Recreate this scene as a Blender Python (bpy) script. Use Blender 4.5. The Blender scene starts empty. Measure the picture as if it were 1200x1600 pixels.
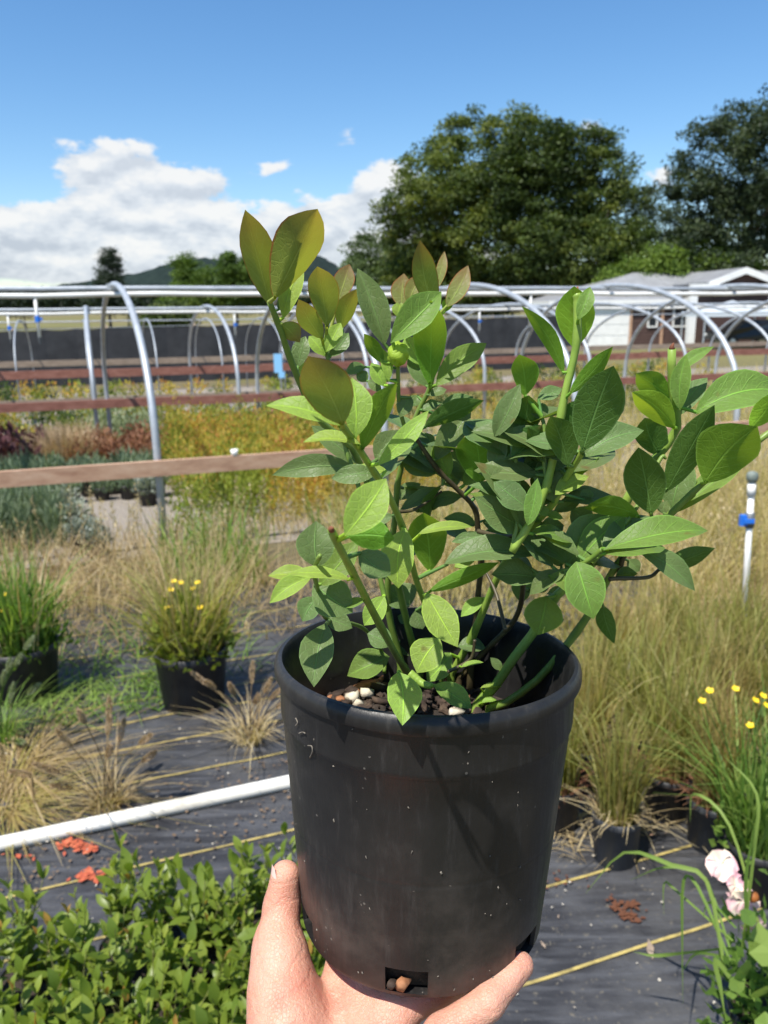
import bpy, math, random
import numpy as np
from mathutils import Vector, Matrix
R = math.radians
rng = np.random.default_rng(7)
random.seed(7)
sc = bpy.context.scene

# ---------------------------------------------------------------- camera
F = 1245.0                       # focal length in pixels of the 1200 x 1600 photograph
CAM = np.array([0, 0, 1.6])      # phone held at eye height
PITCH = math.atan((800 - 480) / F); ROLL = R(0.87)
FW = np.array([0, math.cos(PITCH), -math.sin(PITCH)])
U0 = np.array([0, math.sin(PITCH), math.cos(PITCH)]); R0 = np.array([1.0, 0, 0])
RT = R0 * math.cos(ROLL) - U0 * math.sin(ROLL)
UP = U0 * math.cos(ROLL) + R0 * math.sin(ROLL)
cd = bpy.data.cameras.new('camera'); cam = bpy.data.objects.new('camera', cd)
sc.collection.objects.link(cam); sc.camera = cam
cd.sensor_fit = 'VERTICAL'; cd.sensor_height = 36; cd.sensor_width = 27
cd.lens = 36 * F / 1600
cd.clip_start = 0.02; cd.clip_end = 6000
cd.dof.use_dof = True; cd.dof.focus_distance = 0.37; cd.dof.aperture_fstop = 18.0
m = Matrix((RT, UP, -FW)).transposed().to_4x4(); m.translation = Vector(CAM)
cam.matrix_world = m
sc.render.resolution_x = 768; sc.render.resolution_y = 1024

# ---------------------------------------------------------------- light
SUN = np.array([-0.28, -0.365, 0.888]); SUN /= np.linalg.norm(SUN)
sl = bpy.data.lights.new('sun', 'SUN'); sl.energy = 5.0; sl.angle = R(0.53); sl.color = (1.0, 0.955, 0.88)
so = bpy.data.objects.new('sun', sl); sc.collection.objects.link(so)
so.rotation_euler = Vector(SUN).to_track_quat('Z', 'Y').to_euler(); so.location = (-6, -10, 20)
vs = sc.view_settings; vs.view_transform = 'Standard'; vs.look = 'None'; vs.exposure = 0.64; vs.gamma = 1.0

# ---------------------------------------------------------------- node helpers
class NT:
    def __init__(s, tree): s.t = tree
    def n(s, typ, **kw):
        nd = s.t.nodes.new(typ)
        for k, v in kw.items():
            if k.startswith('i_'):
                key = k[2:]
                nd.inputs[int(key) if key.isdigit() else key.replace('_', ' ')].default_value = v
            else: setattr(nd, k, v)
        return nd
    def l(s, a, b): s.t.links.new(a, b)
    def put(s, sock, v):
        if isinstance(v, bpy.types.NodeSocket): s.l(v, sock)
        else: sock.default_value = v
    def math(s, op, a, b=None, c=None, clamp=False):
        nd = s.t.nodes.new('ShaderNodeMath'); nd.operation = op; nd.use_clamp = clamp
        s.put(nd.inputs[0], a)
        if b is not None: s.put(nd.inputs[1], b)
        if c is not None: s.put(nd.inputs[2], c)
        return nd.outputs[0]
    def ramp(s, fac, stops, interp='LINEAR'):
        nd = s.t.nodes.new('ShaderNodeValToRGB'); cr = nd.color_ramp; cr.interpolation = interp
        while len(cr.elements) < len(stops): cr.elements.new(0.5)
        for e, (p, c) in zip(cr.elements, stops):
            e.position = p; e.color = (*c, 1) if len(c) == 3 else c
        s.put(nd.inputs[0], fac); return nd.outputs[0]
    def mix(s, fac, a, b, typ='MIX'):
        nd = s.t.nodes.new('ShaderNodeMix'); nd.data_type = 'RGBA'; nd.blend_type = typ
        s.put(nd.inputs[0], fac)
        for i, v in ((6, a), (7, b)):
            s.put(nd.inputs[i], (*v, 1) if isinstance(v, tuple) and len(v) == 3 else v)
        return nd.outputs[2]
    def noise(s, vec, scale, detail=4, rough=0.5, out=0, dist=0.0):
        nd = s.n('ShaderNodeTexNoise', i_Scale=scale, i_Detail=detail, i_Roughness=rough, i_Distortion=dist)
        if vec is not None: s.l(vec, nd.inputs['Vector'])
        return nd.outputs[out]
    def smooth(s, v, a, b):
        nd = s.t.nodes.new('ShaderNodeMapRange'); nd.interpolation_type = 'SMOOTHSTEP'
        s.put(nd.inputs[0], v); nd.inputs[1].default_value = a; nd.inputs[2].default_value = b
        return nd.outputs[0]

def ray(px, py): return FW + RT * ((px - 600) / F) + UP * (-(py - 800) / F)
# ---------------------------------------------------------------- sky with clouds
w = bpy.data.worlds.new('World'); sc.world = w; w.use_nodes = True
nt = NT(w.node_tree); w.node_tree.nodes.clear()
sky = nt.n('ShaderNodeTexSky', sky_type='NISHITA', sun_disc=False)
sky.sun_elevation = math.asin(SUN[2]); sky.sun_rotation = math.atan2(SUN[0], SUN[1])
sky.altitude = 50; sky.air_density = 1.0; sky.dust_density = 0.25; sky.ozone_density = 3.0
bg = nt.n('ShaderNodeBackground', i_Strength=0.108)
hsv = nt.n('ShaderNodeHueSaturation', i_Saturation=1.22)
nt.l(sky.outputs[0], hsv.inputs['Color']); nt.l(hsv.outputs[0], bg.inputs[0])
tc = nt.n('ShaderNodeTexCoord'); sx = nt.n('ShaderNodeSeparateXYZ'); nt.l(tc.outputs['Generated'], sx.inputs[0])
az = nt.math('ARCTAN2', sx.outputs[0], sx.outputs[1]); el = nt.math('ARCSINE', sx.outputs[2])
def cloudvec(dz, sq=2.0):
    cb = nt.n('ShaderNodeCombineXYZ')
    nt.l(az, cb.inputs[0]); nt.l(nt.math('MULTIPLY', nt.math('ADD', el, dz), sq), cb.inputs[1]); cb.inputs[2].default_value = 3.7
    return cb.outputs[0]
def gauss(px, py, sxp, syp, amp):
    r_ = ray(px, py); a0, e0 = math.atan2(r_[0], r_[1]), math.asin(r_[2] / np.linalg.norm(r_))
    da = nt.math('DIVIDE', nt.math('SUBTRACT', az, a0), sxp / F); de = nt.math('DIVIDE', nt.math('SUBTRACT', el, e0), syp / F)
    r2 = nt.math('ADD', nt.math('MULTIPLY', da, da), nt.math('MULTIPLY', de, de))
    return nt.math('MULTIPLY', nt.math('EXPONENT', nt.math('MULTIPLY', r2, -1.0)), amp)
terms = [(180, 275, 90, 48, .42), (330, 300, 120, 36, .32), (60, 345, 190, 30, .30), (300, 372, 300, 30, .30), (520, 365, 130, 38, .36), (20, 405, 330, 30, .32), (605, 272, 50, 38, .38), (575, 330, 70, 36, .30), (250, 425, 400, 22, .25),
         (930, 198, 38, 26, .33), (425, 262, 34, 14, .22), (548, 216, 30, 22, .17), (366, 225, 14, 10, .14), (463, 210, 24, 10, .14), (1010, 280, 50, 36, .2), (690, 225, 30, 18, .14)]
bias = None
for t_ in terms:
    g = gauss(*t_); bias = g if bias is None else nt.math('ADD', bias, g)
# a low belt of scattered cumulus goes on all round the horizon
de = nt.math('DIVIDE', nt.math('SUBTRACT', el, 0.05), 0.06)
belt = nt.math('MULTIPLY', nt.math('EXPONENT', nt.math('MULTIPLY', nt.math('MULTIPLY', de, de), -1.0)), 0.10)
bias = nt.math('ADD', bias, belt)
n1 = nt.noise(cloudvec(0), 13.0, 11, 0.62); n2 = nt.noise(cloudvec(0.014), 13.0, 6, 0.58)
dens = nt.math('ADD', nt.math('SUBTRACT', n1, 0.735), bias)
mask = nt.smooth(dens, -0.01, 0.10)
mask = nt.math('MULTIPLY', mask, nt.smooth(el, -0.08, -0.04))
lit = nt.math('ADD', nt.math('MULTIPLY', nt.math('SUBTRACT', n1, n2), 3.6), 0.52, clamp=True)
lit = nt.math('ADD', nt.math('MULTIPLY', lit, 0.75), nt.math('MULTIPLY', nt.smooth(el, 0.03, 0.2), 0.3), clamp=True)
ccol = nt.ramp(lit, [(0.0, (0.55, 0.61, 0.70)), (0.45, (0.80, 0.85, 0.91)), (0.8, (1.0, 1.0, 0.99))])
bgc = nt.n('ShaderNodeBackground', i_Strength=0.61); nt.l(ccol, bgc.inputs[0])
mx = nt.n('ShaderNodeMixShader'); nt.l(nt.math('MULTIPLY', mask, 0.94), mx.inputs[0]); nt.l(bg.outputs[0], mx.inputs[1]); nt.l(bgc.outputs[0], mx.inputs[2])
wo = nt.n('ShaderNodeOutputWorld'); nt.l(mx.outputs[0], wo.inputs[0])

# ---------------------------------------------------------------- geometry helpers
def at(px, py, Y):
    r = ray(px, py); return CAM + r * (Y / r[1])
def atz(px, py, z):
    r = ray(px, py); return CAM + r * ((z - CAM[2]) / r[2])
def proj(p):
    d = np.asarray(p) - CAM; z = d @ FW; return 600 + F * (d @ RT) / z, 800 - F * (d @ UP) / z
def depth(p): return (np.asarray(p) - CAM) @ FW
def gz(y): return -0.02 * min(max(0.0, y - 3.0), 60.0)        # the nursery falls gently away from the camera
def G(px, py):
    lo, hi = 0.1, 400.0; r = ray(px, py)
    for _ in range(60):
        mid = (lo + hi) / 2; p = CAM + r * mid
        if p[2] > gz(p[1]): lo = mid
        else: hi = mid
    return CAM + r * lo
A = R(70.5)                                                    # direction of the rows, from the view axis
UD = np.array([math.sin(A), math.cos(A), 0]); VD = np.array([-math.cos(A), math.sin(A), 0])
def UV(u, v, h=0.0):
    p = UD * u + VD * v; p[2] = gz(p[1]) + h; return p
ROWROT = math.atan2(UD[1], UD[0])

COL = sc.collection
def link(o, parent=None):
    COL.objects.link(o)
    if parent is not None: o.parent = parent
    return o
def setmesh(me, V, Fc):
    V = np.asarray(V, dtype=np.float32).reshape(-1, 3)
    if isinstance(Fc, np.ndarray):
        k = Fc.shape[1]; n = len(Fc)
        me.vertices.add(len(V)); me.vertices.foreach_set('co', V.ravel())
        me.loops.add(n * k); me.loops.foreach_set('vertex_index', Fc.astype(np.int32).ravel())
        me.polygons.add(n); me.polygons.foreach_set('loop_start', np.arange(0, n * k, k, dtype=np.int32))
        me.polygons.foreach_set('loop_total', np.full(n, k, dtype=np.int32))
        me.update(calc_edges=True); me.validate()
    else:
        me.from_pydata(V.tolist(), [], Fc); me.update()
def mk(name, V, Fc, mat, parent=None, smooth=False, var=None, uv=None, loc=None):
    me = bpy.data.meshes.new(name); setmesh(me, V, Fc)
    if smooth: me.polygons.foreach_set('use_smooth', np.ones(len(me.polygons), dtype=bool))
    if var is not None:
        a = me.attributes.new('var', 'FLOAT', 'POINT'); a.data.foreach_set('value', np.asarray(var, dtype=np.float32))
    if uv is not None:
        ul = me.uv_layers.new(name='UVMap'); li = np.empty(len(me.loops), dtype=np.int32); me.loops.foreach_get('vertex_index', li)
        ul.data.foreach_set('uv', np.asarray(uv, dtype=np.float32)[li].ravel())
    for mt in (mat if isinstance(mat, (list, tuple)) else [mat]): me.materials.append(mt)
    o = bpy.data.objects.new(name, me)
    if loc is not None: o.location = Vector([float(x) for x in loc])
    return link(o, parent)
def tag(o, label=None, cat=None, group=None, kind=None):
    if label: o['label'] = label
    if cat: o['category'] = cat
    if group: o['group'] = group
    if kind: o['kind'] = kind
    return o
def thing(name, loc, label, cat, group=None, rz=0.0):
    e = bpy.data.objects.new(name, None); e.empty_display_size = 0.1
    e.location = Vector([float(x) for x in loc]); e.rotation_euler = (0, 0, rz); link(e)
    return tag(e, label, cat, group)
def copy_tree(o, parent=None):
    c = o.copy(); COL.objects.link(c)
    if parent is not None: c.parent = parent
    for ch in list(o.children): copy_tree(ch, c)
    return c

class MB:                                                      # collects shapes into one mesh
    def __init__(s): s.V = []; s.F = []; s.var = []
    def add(s, V, Fc, var=0.5):
        b = len(s.V); s.V += [tuple(map(float, v)) for v in V]; s.F += [tuple(i + b for i in f) for f in Fc]; s.var += [var] * len(V); return s
    def box(s, lo, hi, M=None, bev=0.0):
        x0, y0, z0 = lo; x1, y1, z1 = hi
        V = np.array([(x, y, z) for z in (z0, z1) for y in (y0, y1) for x in (x0, x1)], dtype=float)
        if M is not None: V = V @ M[0].T + M[1]
        return s.add(V, [(0, 2, 3, 1), (4, 5, 7, 6), (0, 1, 5, 4), (2, 6, 7, 3), (0, 4, 6, 2), (1, 3, 7, 5)])
    def tube(s, P, r, n=8, cap=True, var=0.5):
        P = np.asarray(P, float); m_ = len(P); r = np.broadcast_to(np.asarray(r, float), (m_,))
        T = np.gradient(P, axis=0); T /= np.linalg.norm(T, axis=1)[:, None] + 1e-12
        ref = np.array([0, 0, 1.0]) if abs(T[0][2]) < 0.9 else np.array([1.0, 0, 0])
        N = np.cross(T[0], ref); N /= np.linalg.norm(N); rings = []
        ang = np.linspace(0, 2 * math.pi, n, endpoint=False)
        for i in range(m_):
            N = N - T[i] * (N @ T[i]); N /= np.linalg.norm(N) + 1e-12; B = np.cross(T[i], N)
            rings.append(P[i] + r[i] * (np.cos(ang)[:, None] * N + np.sin(ang)[:, None] * B))
        Fc = [(i * n + j, i * n + (j + 1) % n, (i + 1) * n + (j + 1) % n, (i + 1) * n + j) for i in range(m_ - 1) for j in range(n)]
        if cap: Fc += [tuple(range(n))[::-1], tuple((m_ - 1) * n + j for j in range(n))]
        return s.add(np.concatenate(rings), Fc, var)
    def lathe(s, prof, n=32, c=(0, 0, 0), var=0.5, close=False):
        k = len(prof); V = []
        for i in range(n):
            a = 2 * math.pi * i / n
            V += [(c[0] + r_ * math.cos(a), c[1] + r_ * math.sin(a), c[2] + z_) for r_, z_ in prof]
        Fc = [(i * k + j, ((i + 1) % n) * k + j, ((i + 1) % n) * k + j + 1, i * k + j + 1) for i in range(n) for j in range(k - 1)]
        return s.add(V, Fc, var)
    def build(s, name, mat, parent=None, smooth=False, var=False, loc=None):
        return mk(name, s.V, s.F, mat, parent, smooth, s.var if var else None, loc=loc)

def frame(xd, zd=(0, 0, 1)):                                   # columns: x along xd, y, z
    x = np.asarray(xd, float); x = x / np.linalg.norm(x); z = np.asarray(zd, float); y = np.cross(z, x); y /= np.linalg.norm(y)
    return np.stack([x, y, np.cross(x, y)], 1)

def curve(P, n):                                               # Catmull-Rom through P
    P = np.asarray(P, float); Q = np.vstack([2 * P[0] - P[1], P, 2 * P[-1] - P[-2]]); out = []
    segs = len(P) - 1; per = max(2, n // segs)
    for i in range(segs):
        p0, p1, p2, p3 = Q[i:i + 4]
        for t in np.linspace(0, 1, per, endpoint=False):
            out.append(0.5 * ((2 * p1) + (-p0 + p2) * t + (2 * p0 - 5 * p1 + 4 * p2 - p3) * t * t + (-p0 + 3 * p1 - 3 * p2 + p3) * t ** 3))
    out.append(P[-1]); return np.array(out)

# ---------------------------------------------------------------- materials
def pmat(name, col, rough=0.6, metal=0.0, spec=0.5):
    mt = bpy.data.materials.new(name); mt.use_nodes = True; t = NT(mt.node_tree); b = mt.node_tree.nodes['Principled BSDF']
    b.inputs['Base Color'].default_value = (*col, 1); b.inputs['Roughness'].default_value = rough
    b.inputs['Metallic'].default_value = metal; b.inputs['Specular IOR Level'].default_value = spec
    return mt, t, b
def bump(t, b, h, strength=0.3, dist=0.01):
    n = t.n('ShaderNodeBump', i_Strength=strength, i_Distance=dist); t.l(h, n.inputs['Height']); t.l(n.outputs[0], b.inputs['Normal'])
def nmat(name, stops, scale=5.0, rough=0.7, detail=6, bumps=0.0, bdist=0.01, metal=0.0, coord='Object', spec=0.4, stretch=None):
    mt, t, b = pmat(name, stops[0][1], rough, metal, spec); c = t.n('ShaderNodeTexCoord').outputs[coord]
    if stretch:
        mp = t.n('ShaderNodeMapping', i_Scale=stretch); t.l(c, mp.inputs[0]); c = mp.outputs[0]
    f = t.noise(c, scale, detail, 0.6); t.l(t.ramp(f, stops), b.inputs['Base Color'])
    if bumps: bump(t, b, f, bumps, bdist)
    return mt
def fmat(name, stops, trans=0.35, rough=0.55, tcol=None, spec=0.3):
    """foliage: colour varies from blade to blade (attribute var), light passes through"""
    mt, t, b = pmat(name, stops[0][1], rough, 0, spec); at_ = t.n('ShaderNodeAttribute', attribute_name='var')
    oi = t.n('ShaderNodeObjectInfo')
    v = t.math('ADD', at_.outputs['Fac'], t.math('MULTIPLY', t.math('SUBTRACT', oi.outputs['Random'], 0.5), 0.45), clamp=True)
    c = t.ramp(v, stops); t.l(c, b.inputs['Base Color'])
    tr = t.n('ShaderNodeBsdfTranslucent')
    t.l(t.mix(1.0, c, tcol or (1.5, 1.5, 0.7), 'MULTIPLY'), tr.inputs[0])
    mx_ = t.n('ShaderNodeMixShader', i_0=trans); t.l(b.outputs[0], mx_.inputs[1]); t.l(tr.outputs[0], mx_.inputs[2])
    t.l(mx_.outputs[0], mt.node_tree.nodes['Material Output'].inputs[0]); return mt

M = {}
M['galv'] = nmat('galvanised_steel', [(0.3, (0.33, 0.36, 0.39)), (0.7, (0.47, 0.50, 0.53))], 9, 0.5, metal=0.35)
M['pvc'] = nmat('white_pvc', [(0.35, (0.70, 0.69, 0.65)), (0.65, (0.80, 0.80, 0.77))], 4, 0.4)
M['pvcold'] = nmat('ground_pvc', [(0.28, (0.40, 0.36, 0.28)), (0.42, (0.66, 0.63, 0.55)), (0.6, (0.78, 0.77, 0.72))], 5, 0.5, 9)
M['blue'] = pmat('blue_plastic', (0.02, 0.16, 0.62), 0.4)[0]
M['bluepale'] = pmat('pale_blue_tag', (0.22, 0.48, 0.75), 0.5)[0]
M['grey'] = pmat('grey_plastic', (0.10, 0.11, 0.12), 0.5)[0]
M['board_new'] = nmat('cedar_board', [(0.25, (0.30, 0.16, 0.10)), (0.5, (0.44, 0.27, 0.175)), (0.75, (0.54, 0.37, 0.26))], 3, 0.75, 8, 0.25, 0.004, stretch=(0.5, 6, 6))
M['board_red'] = nmat('red_board', [(0.25, (0.17, 0.065, 0.045)), (0.5, (0.25, 0.105, 0.075)), (0.75, (0.33, 0.16, 0.12))], 3, 0.8, 8, 0.25, 0.004, stretch=(0.5, 6, 6))
M['board_grey'] = nmat('weathered_board', [(0.25, (0.19, 0.14, 0.10)), (0.75, (0.36, 0.28, 0.21))], 3, 0.85, 8, stretch=(0.5, 6, 6))
M['cloth'] = nmat('shade_cloth', [(0.3, (0.022, 0.023, 0.026)), (0.7, (0.045, 0.046, 0.050))], 3, 0.8, 4)
M['potblack'] = nmat('black_nursery_plastic', [(0.3, (0.014, 0.014, 0.016)), (0.7, (0.035, 0.034, 0.034))], 14, 0.5, 6)
M['potgrey'] = nmat('faded_nursery_plastic', [(0.3, (0.03, 0.032, 0.036)), (0.7, (0.06, 0.062, 0.068))], 10, 0.5, 6)
M['soil'] = nmat('potting_mix', [(0.3, (0.012, 0.009, 0.007)), (0.55, (0.035, 0.025, 0.018)), (0.75, (0.09, 0.065, 0.045))], 180, 0.9, 5, 0.8, 0.004)
M['bark'] = nmat('tree_bark', [(0.3, (0.05, 0.04, 0.03)), (0.7, (0.13, 0.11, 0.09))], 4, 0.9, 6, 0.4, 0.03)

# ================================================================ SETTING
def ground_mat():
    mt, t, b = pmat('nursery_ground', (0.2, 0.16, 0.1), 0.95, 0, 0.1); c = t.n('ShaderNodeTexCoord').outputs['Object']
    f1 = t.noise(c, 0.35, 6, 0.6); f2 = t.noise(c, 22, 6, 0.65); f3 = t.noise(c, 0.02, 4, 0.5)
    near = t.ramp(f1, [(0.3, (0.10, 0.085, 0.06)), (0.5, (0.17, 0.14, 0.085)), (0.68, (0.12, 0.13, 0.045))])
    far = t.ramp(f3, [(0.35, (0.24, 0.185, 0.095)), (0.6, (0.17, 0.175, 0.06)), (0.75, (0.27, 0.22, 0.12))])
    sp = t.n('ShaderNodeSeparateXYZ'); t.l(c, sp.inputs[0])
    k = t.smooth(sp.outputs[1], 18, 34)
    col = t.mix(k, near, far); col = t.mix(t.math('MULTIPLY', f2, 0.5), col, (0.05, 0.04, 0.03))
    t.l(col, b.inputs['Base Color']); bump(t, b, f2, 0.5, 0.02); return mt
ys = [-20, -5, 0, 1, 2, 3] + list(np.arange(4, 64, 3.0)) + [63, 80, 120, 200, 400, 800, 1500, 3200]
xs = [-3000, -800, -200, -60, -20, -8, 0, 8, 20, 60, 200, 800, 3000]
V = [(x, y, gz(y)) for y in ys for x in xs]; nx = len(xs)
Fc = [(j * nx + i, j * nx + i + 1, (j + 1) * nx + i + 1, (j + 1) * nx + i) for j in range(len(ys) - 1) for i in range(nx - 1)]
tag(mk('ground', V, Fc, ground_mat(), smooth=True), kind='structure')

# black woven weed fabric over the standing area, wrinkled, with woven yellow guide lines
def fabric_mat():
    mt, t, b = pmat('weed_fabric', (0.03, 0.03, 0.034), 0.55, 0, 0.45); c = t.n('ShaderNodeTexCoord').outputs['Object']
    f = t.noise(c, 2.2, 7, 0.65); f2 = t.noise(c, 60, 4, 0.6)
    mp = t.n('ShaderNodeMapping', i_Scale=(1.2, 9, 1)); mp.inputs['Rotation'].default_value = (0, 0, -ROWROT); t.l(c, mp.inputs[0]); f3 = t.noise(mp.outputs[0], 3.0, 6, 0.6)
    col = t.ramp(f, [(0.3, (0.018, 0.018, 0.020)), (0.5, (0.038, 0.038, 0.042)), (0.62, (0.075, 0.074, 0.075)), (0.8, (0.13, 0.12, 0.105))])
    col = t.mix(t.smooth(f3, 0.42, 0.68), col, (0.075, 0.077, 0.085)); col = t.mix(t.smooth(f2, 0.60, 0.72), col, (0.14, 0.125, 0.10))
    t.l(col, b.inputs['Base Color']); t.l(t.ramp(f3, [(0.3, (0.38,) * 3), (0.7, (0.62,) * 3)]), b.inputs['Roughness'])
    br = t.n('ShaderNodeTexWave', wave_type='BANDS', bands_direction='X', i_Scale=160.0); t.l(c, br.inputs[0])
    h = t.math('ADD', t.math('MULTIPLY', br.outputs['Fac'], 0.15), t.math('ADD', f2, f3)); bump(t, b, h, 0.6, 0.006); return mt
from mathutils import noise as mnoise
def fabric_z(u, v):
    return 0.010 + 0.006 * mnoise.noise(Vector((u * 1.1, v * 5.0, 3.1))) + 0.004 * mnoise.noise(Vector((u * 6, v * 6, 7.7)))
nu, nv = 170, 84; us = np.linspace(-4.0, 4.6, nu); vv = np.linspace(0.1, 4.55, nv)
V = [UV(u, v, fabric_z(u, v)) for v in vv for u in us]
Fc = [(j * nu + i, j * nu + i + 1, (j + 1) * nu + i + 1, (j + 1) * nu + i) for j in range(nv - 1) for i in range(nu - 1)]
fab = tag(mk('weed_fabric', V, Fc, fabric_mat(), smooth=True), kind='structure')
M['seam'] = nmat('yellow_guide_thread', [(0.35, (0.20, 0.16, 0.06)), (0.6, (0.42, 0.33, 0.11))], 30, 0.8)
for v in (1.10, 1.38, 1.65, 1.90, 2.15, 2.61, 2.84, 3.05, 3.23, 3.5, 3.8, 4.1):
    uu = np.linspace(-3.9, 4.5, 260); hw = 0.0045; V = []
    for u in uu:
        w_ = v + 0.006 * mnoise.noise(Vector((u * 1.5, v * 9, 0)))
        z = fabric_z(u, w_) + 0.004; V += [UV(u, w_ - hw, z), UV(u, w_ + hw, z)]
    mk('guide_line', V, [(2 * i, 2 * i + 2, 2 * i + 3, 2 * i + 1) for i in range(len(uu) - 1)], M['seam'], fab)

M['gravel'] = nmat('gravel', [(0.3, (0.13, 0.11, 0.09)), (0.5, (0.24, 0.21, 0.175)), (0.7, (0.36, 0.32, 0.27))], 60, 0.95, 6, 0.6, 0.02)
V = [UV(u, v, 0.006) for v in np.linspace(5.5, 21, 32) for u in np.linspace(-6, 26, 40)]
tag(mk('path', V, [(j * 40 + i, j * 40 + i + 1, (j + 1) * 40 + i + 1, (j + 1) * 40 + i) for j in range(31) for i in range(39)], M['gravel']), kind='structure')

# ---------------------------------------------------------------- hoop houses
def hoop_house(label, v1, v2, hoops, leg, crest, rad, boards, u0, u1, pvc, drops, offs=0.09):
    c = UV(u0, (v1 + v2) / 2); e = thing('hoop_house', c, label, 'hoop house', 'bare greenhouse hoop frames')
    vm = (v1 + v2) / 2; a = (v2 - v1) / 2
    for (uf, ub) in hoops:
        u = uf; P = [UV(uf, v1, -0.05)]
        for th in np.linspace(0, math.pi, 33):
            v = vm - a * math.cos(th); P.append(UV(uf + (ub - uf) * (v - v1) / (v2 - v1), v, leg + (crest - leg) * math.sin(th) ** 0.85))
        P.append(UV(ub, v2, -0.05)); P = np.array(P)
        hp = MB().tube(P - c, rad, 10).build('hoop', M['galv'], e, True)
        q = P[17] - c; R_ = frame(UD)
        MB().box((-0.05, -0.03, -0.045), (0.05, 0.03, 0.012), (R_, q)).build('clamp', M['galv'], hp)
    n = 40; uu = np.linspace(u0, u1, n)
    sag = lambda u: 0.008 * math.sin(u * 1.7) + 0.004 * math.sin(u * 4.1)
    MB().tube([UV(u, vm, crest - 0.03 + sag(u) * 0.4) - c for u in uu], rad * 0.85, 8).build('purlin', M['galv'], e, True)
    if pvc:
        MB().tube([UV(u, vm - 0.07, crest - offs + sag(u)) - c for u in uu], 0.023, 8).build('irrigation_pipe', M['pvc'], e, True)
        for u in drops:
            p0 = UV(u, vm - 0.07, crest - offs + sag(u)) - c
            d = MB().tube([p0, p0 - [0, 0, 0.36]], 0.015, 8).build('drop_pipe', M['pvc'], e, True)
            MB().box((-0.016, -0.02, -0.028), (0.016, 0.02, 0.028), (np.eye(3), p0 - [0, 0, 0.20])).box((0.016, -0.008, -0.012), (0.045, 0.008, 0.012), (np.eye(3), p0 - [0, 0, 0.20])).build('valve', M['blue'], d)
            MB().tube([p0 - [0, 0, 0.36], p0 - [0, 0, 0.42]], [0.022, 0.008], 8).build('nozzle', M['grey'], d)
    for (v, h, hh, mt, ua, ub) in boards:
        L = 3.05; u = ua; k = 0
        while u < ub - 0.1:
            ue = min(u + L, ub); p, q = UV(u, v - 0.045, h), UV(ue, v - 0.045, h); d = q - p; ln = np.linalg.norm(d)
            Rm = frame(d); jj = 0.006 * math.sin(k * 2.3)
            MB().box((0.003, -0.02, -hh / 2), (ln - 0.003, 0.02, hh / 2), (Rm, p - c + [0, 0, jj])).build('board', M[mt], e)
            u = ue; k += 1
    return e
h1 = hoop_house('largest galvanised hoop frame, fixed to a pale cedar side board', 5.6, 10.6, [(.34 + 1.66 * k, .34 + 1.66 * k + (-.24, 0, .22, .6, .8, .9, 1.0)[max(0, min(6, k))]) for k in range(-2, 9)], 0.72, 1.93, 0.026,
           [(5.6, 0.60, 0.105, 'board_new', -4.2, 9.0), (10.6, 0.62, 0.105, 'board_red', -5, 16)], -4.5, 15.5, True, [-0.45, 4.6])
h2 = hoop_house('middle hoop frame sharing the dark red side board', 10.6, 16.2, [(-.05 + 1.8 * k, -.05 + 1.8 * k) for k in range(-2, 12)], 0.74, 1.86, 0.026,
           [(16.2, 0.72, 0.15, 'board_red', -6, 22)], -5, 24, True, [-1.15, 2.2, 6.6])
h3 = hoop_house('small thin hoop frame in front of the black shade cloth', 16.2, 20.6, [(1.13 + 1.25 * k,) * 2 for k in range(-4, 5)], 0.75, 1.72, 0.015,
           [(20.6, 0.75, 0.14, 'board_grey', -6, 22), (13.6, 0.42, 0.10, 'board_grey', -5, 3.4)], -6, 22, False, [])
# little things clipped to the frames
p = UV(0.86, 5.555, 0.655); tag(MB().lathe([(0.0, 0), (0.022, 0), (0.027, 0.045), (0.024, 0.045), (0.02, 0.004), (0, 0.004)], 14).build('paper_cup', M['pvc'], loc=p, smooth=True), 'small white cup standing on the pale cedar board', 'cup')
p = at(436, 566, 15.6); tag(MB().box((-0.10, -0.01, -0.20), (0.06, 0.01, 0.16)).box((-0.02, -0.012, -0.30), (0.10, 0.012, -0.18)).build('blue_tag', M['bluepale'], loc=p), 'pale blue plastic tag hanging on a hoop', 'tag')

# ---------------------------------------------------------------- shade cloth fence
c = UV(2, 24); e = thing('shade_fence', c, 'long black shade cloth fence behind the hoop frames', 'fence')
uu = np.linspace(-14, 15.6, 38); k = 0
for i in range(len(uu) - 1):
    pts = []; nn = 7
    for j in range(nn):
        t = j / (nn - 1); u = uu[i] + (uu[i + 1] - uu[i]) * t
        top = 1.52 + 0.012 * (u + 2) - 0.03 * math.sin(math.pi * t)
        for z in (-0.02, top * 0.5, top): pts.append(UV(u, 24 - 0.02 - 0.04 * math.sin(math.pi * t) * (0.5 + 0.5 * math.sin(3 * i + z)), z) - c)
    mk('cloth_panel', pts, [(j * 3 + r, (j + 1) * 3 + r, (j + 1) * 3 + r + 1, j * 3 + r + 1) for j in range(nn - 1) for r in (0, 1)], M['cloth'], e, True)
for u in uu[::3]: MB().tube([UV(u, 24.05, 0) - c, UV(u, 24.05, 1.6 + 0.012 * (u + 2)) - c], 0.03, 8).build('post', M['board_grey'], e, True)
MB().tube([UV(u, 24.05, 1.53 + 0.012 * (u + 2)) - c for u in uu], 0.008, 6).build('top_wire', M['galv'], e, True)

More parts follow.
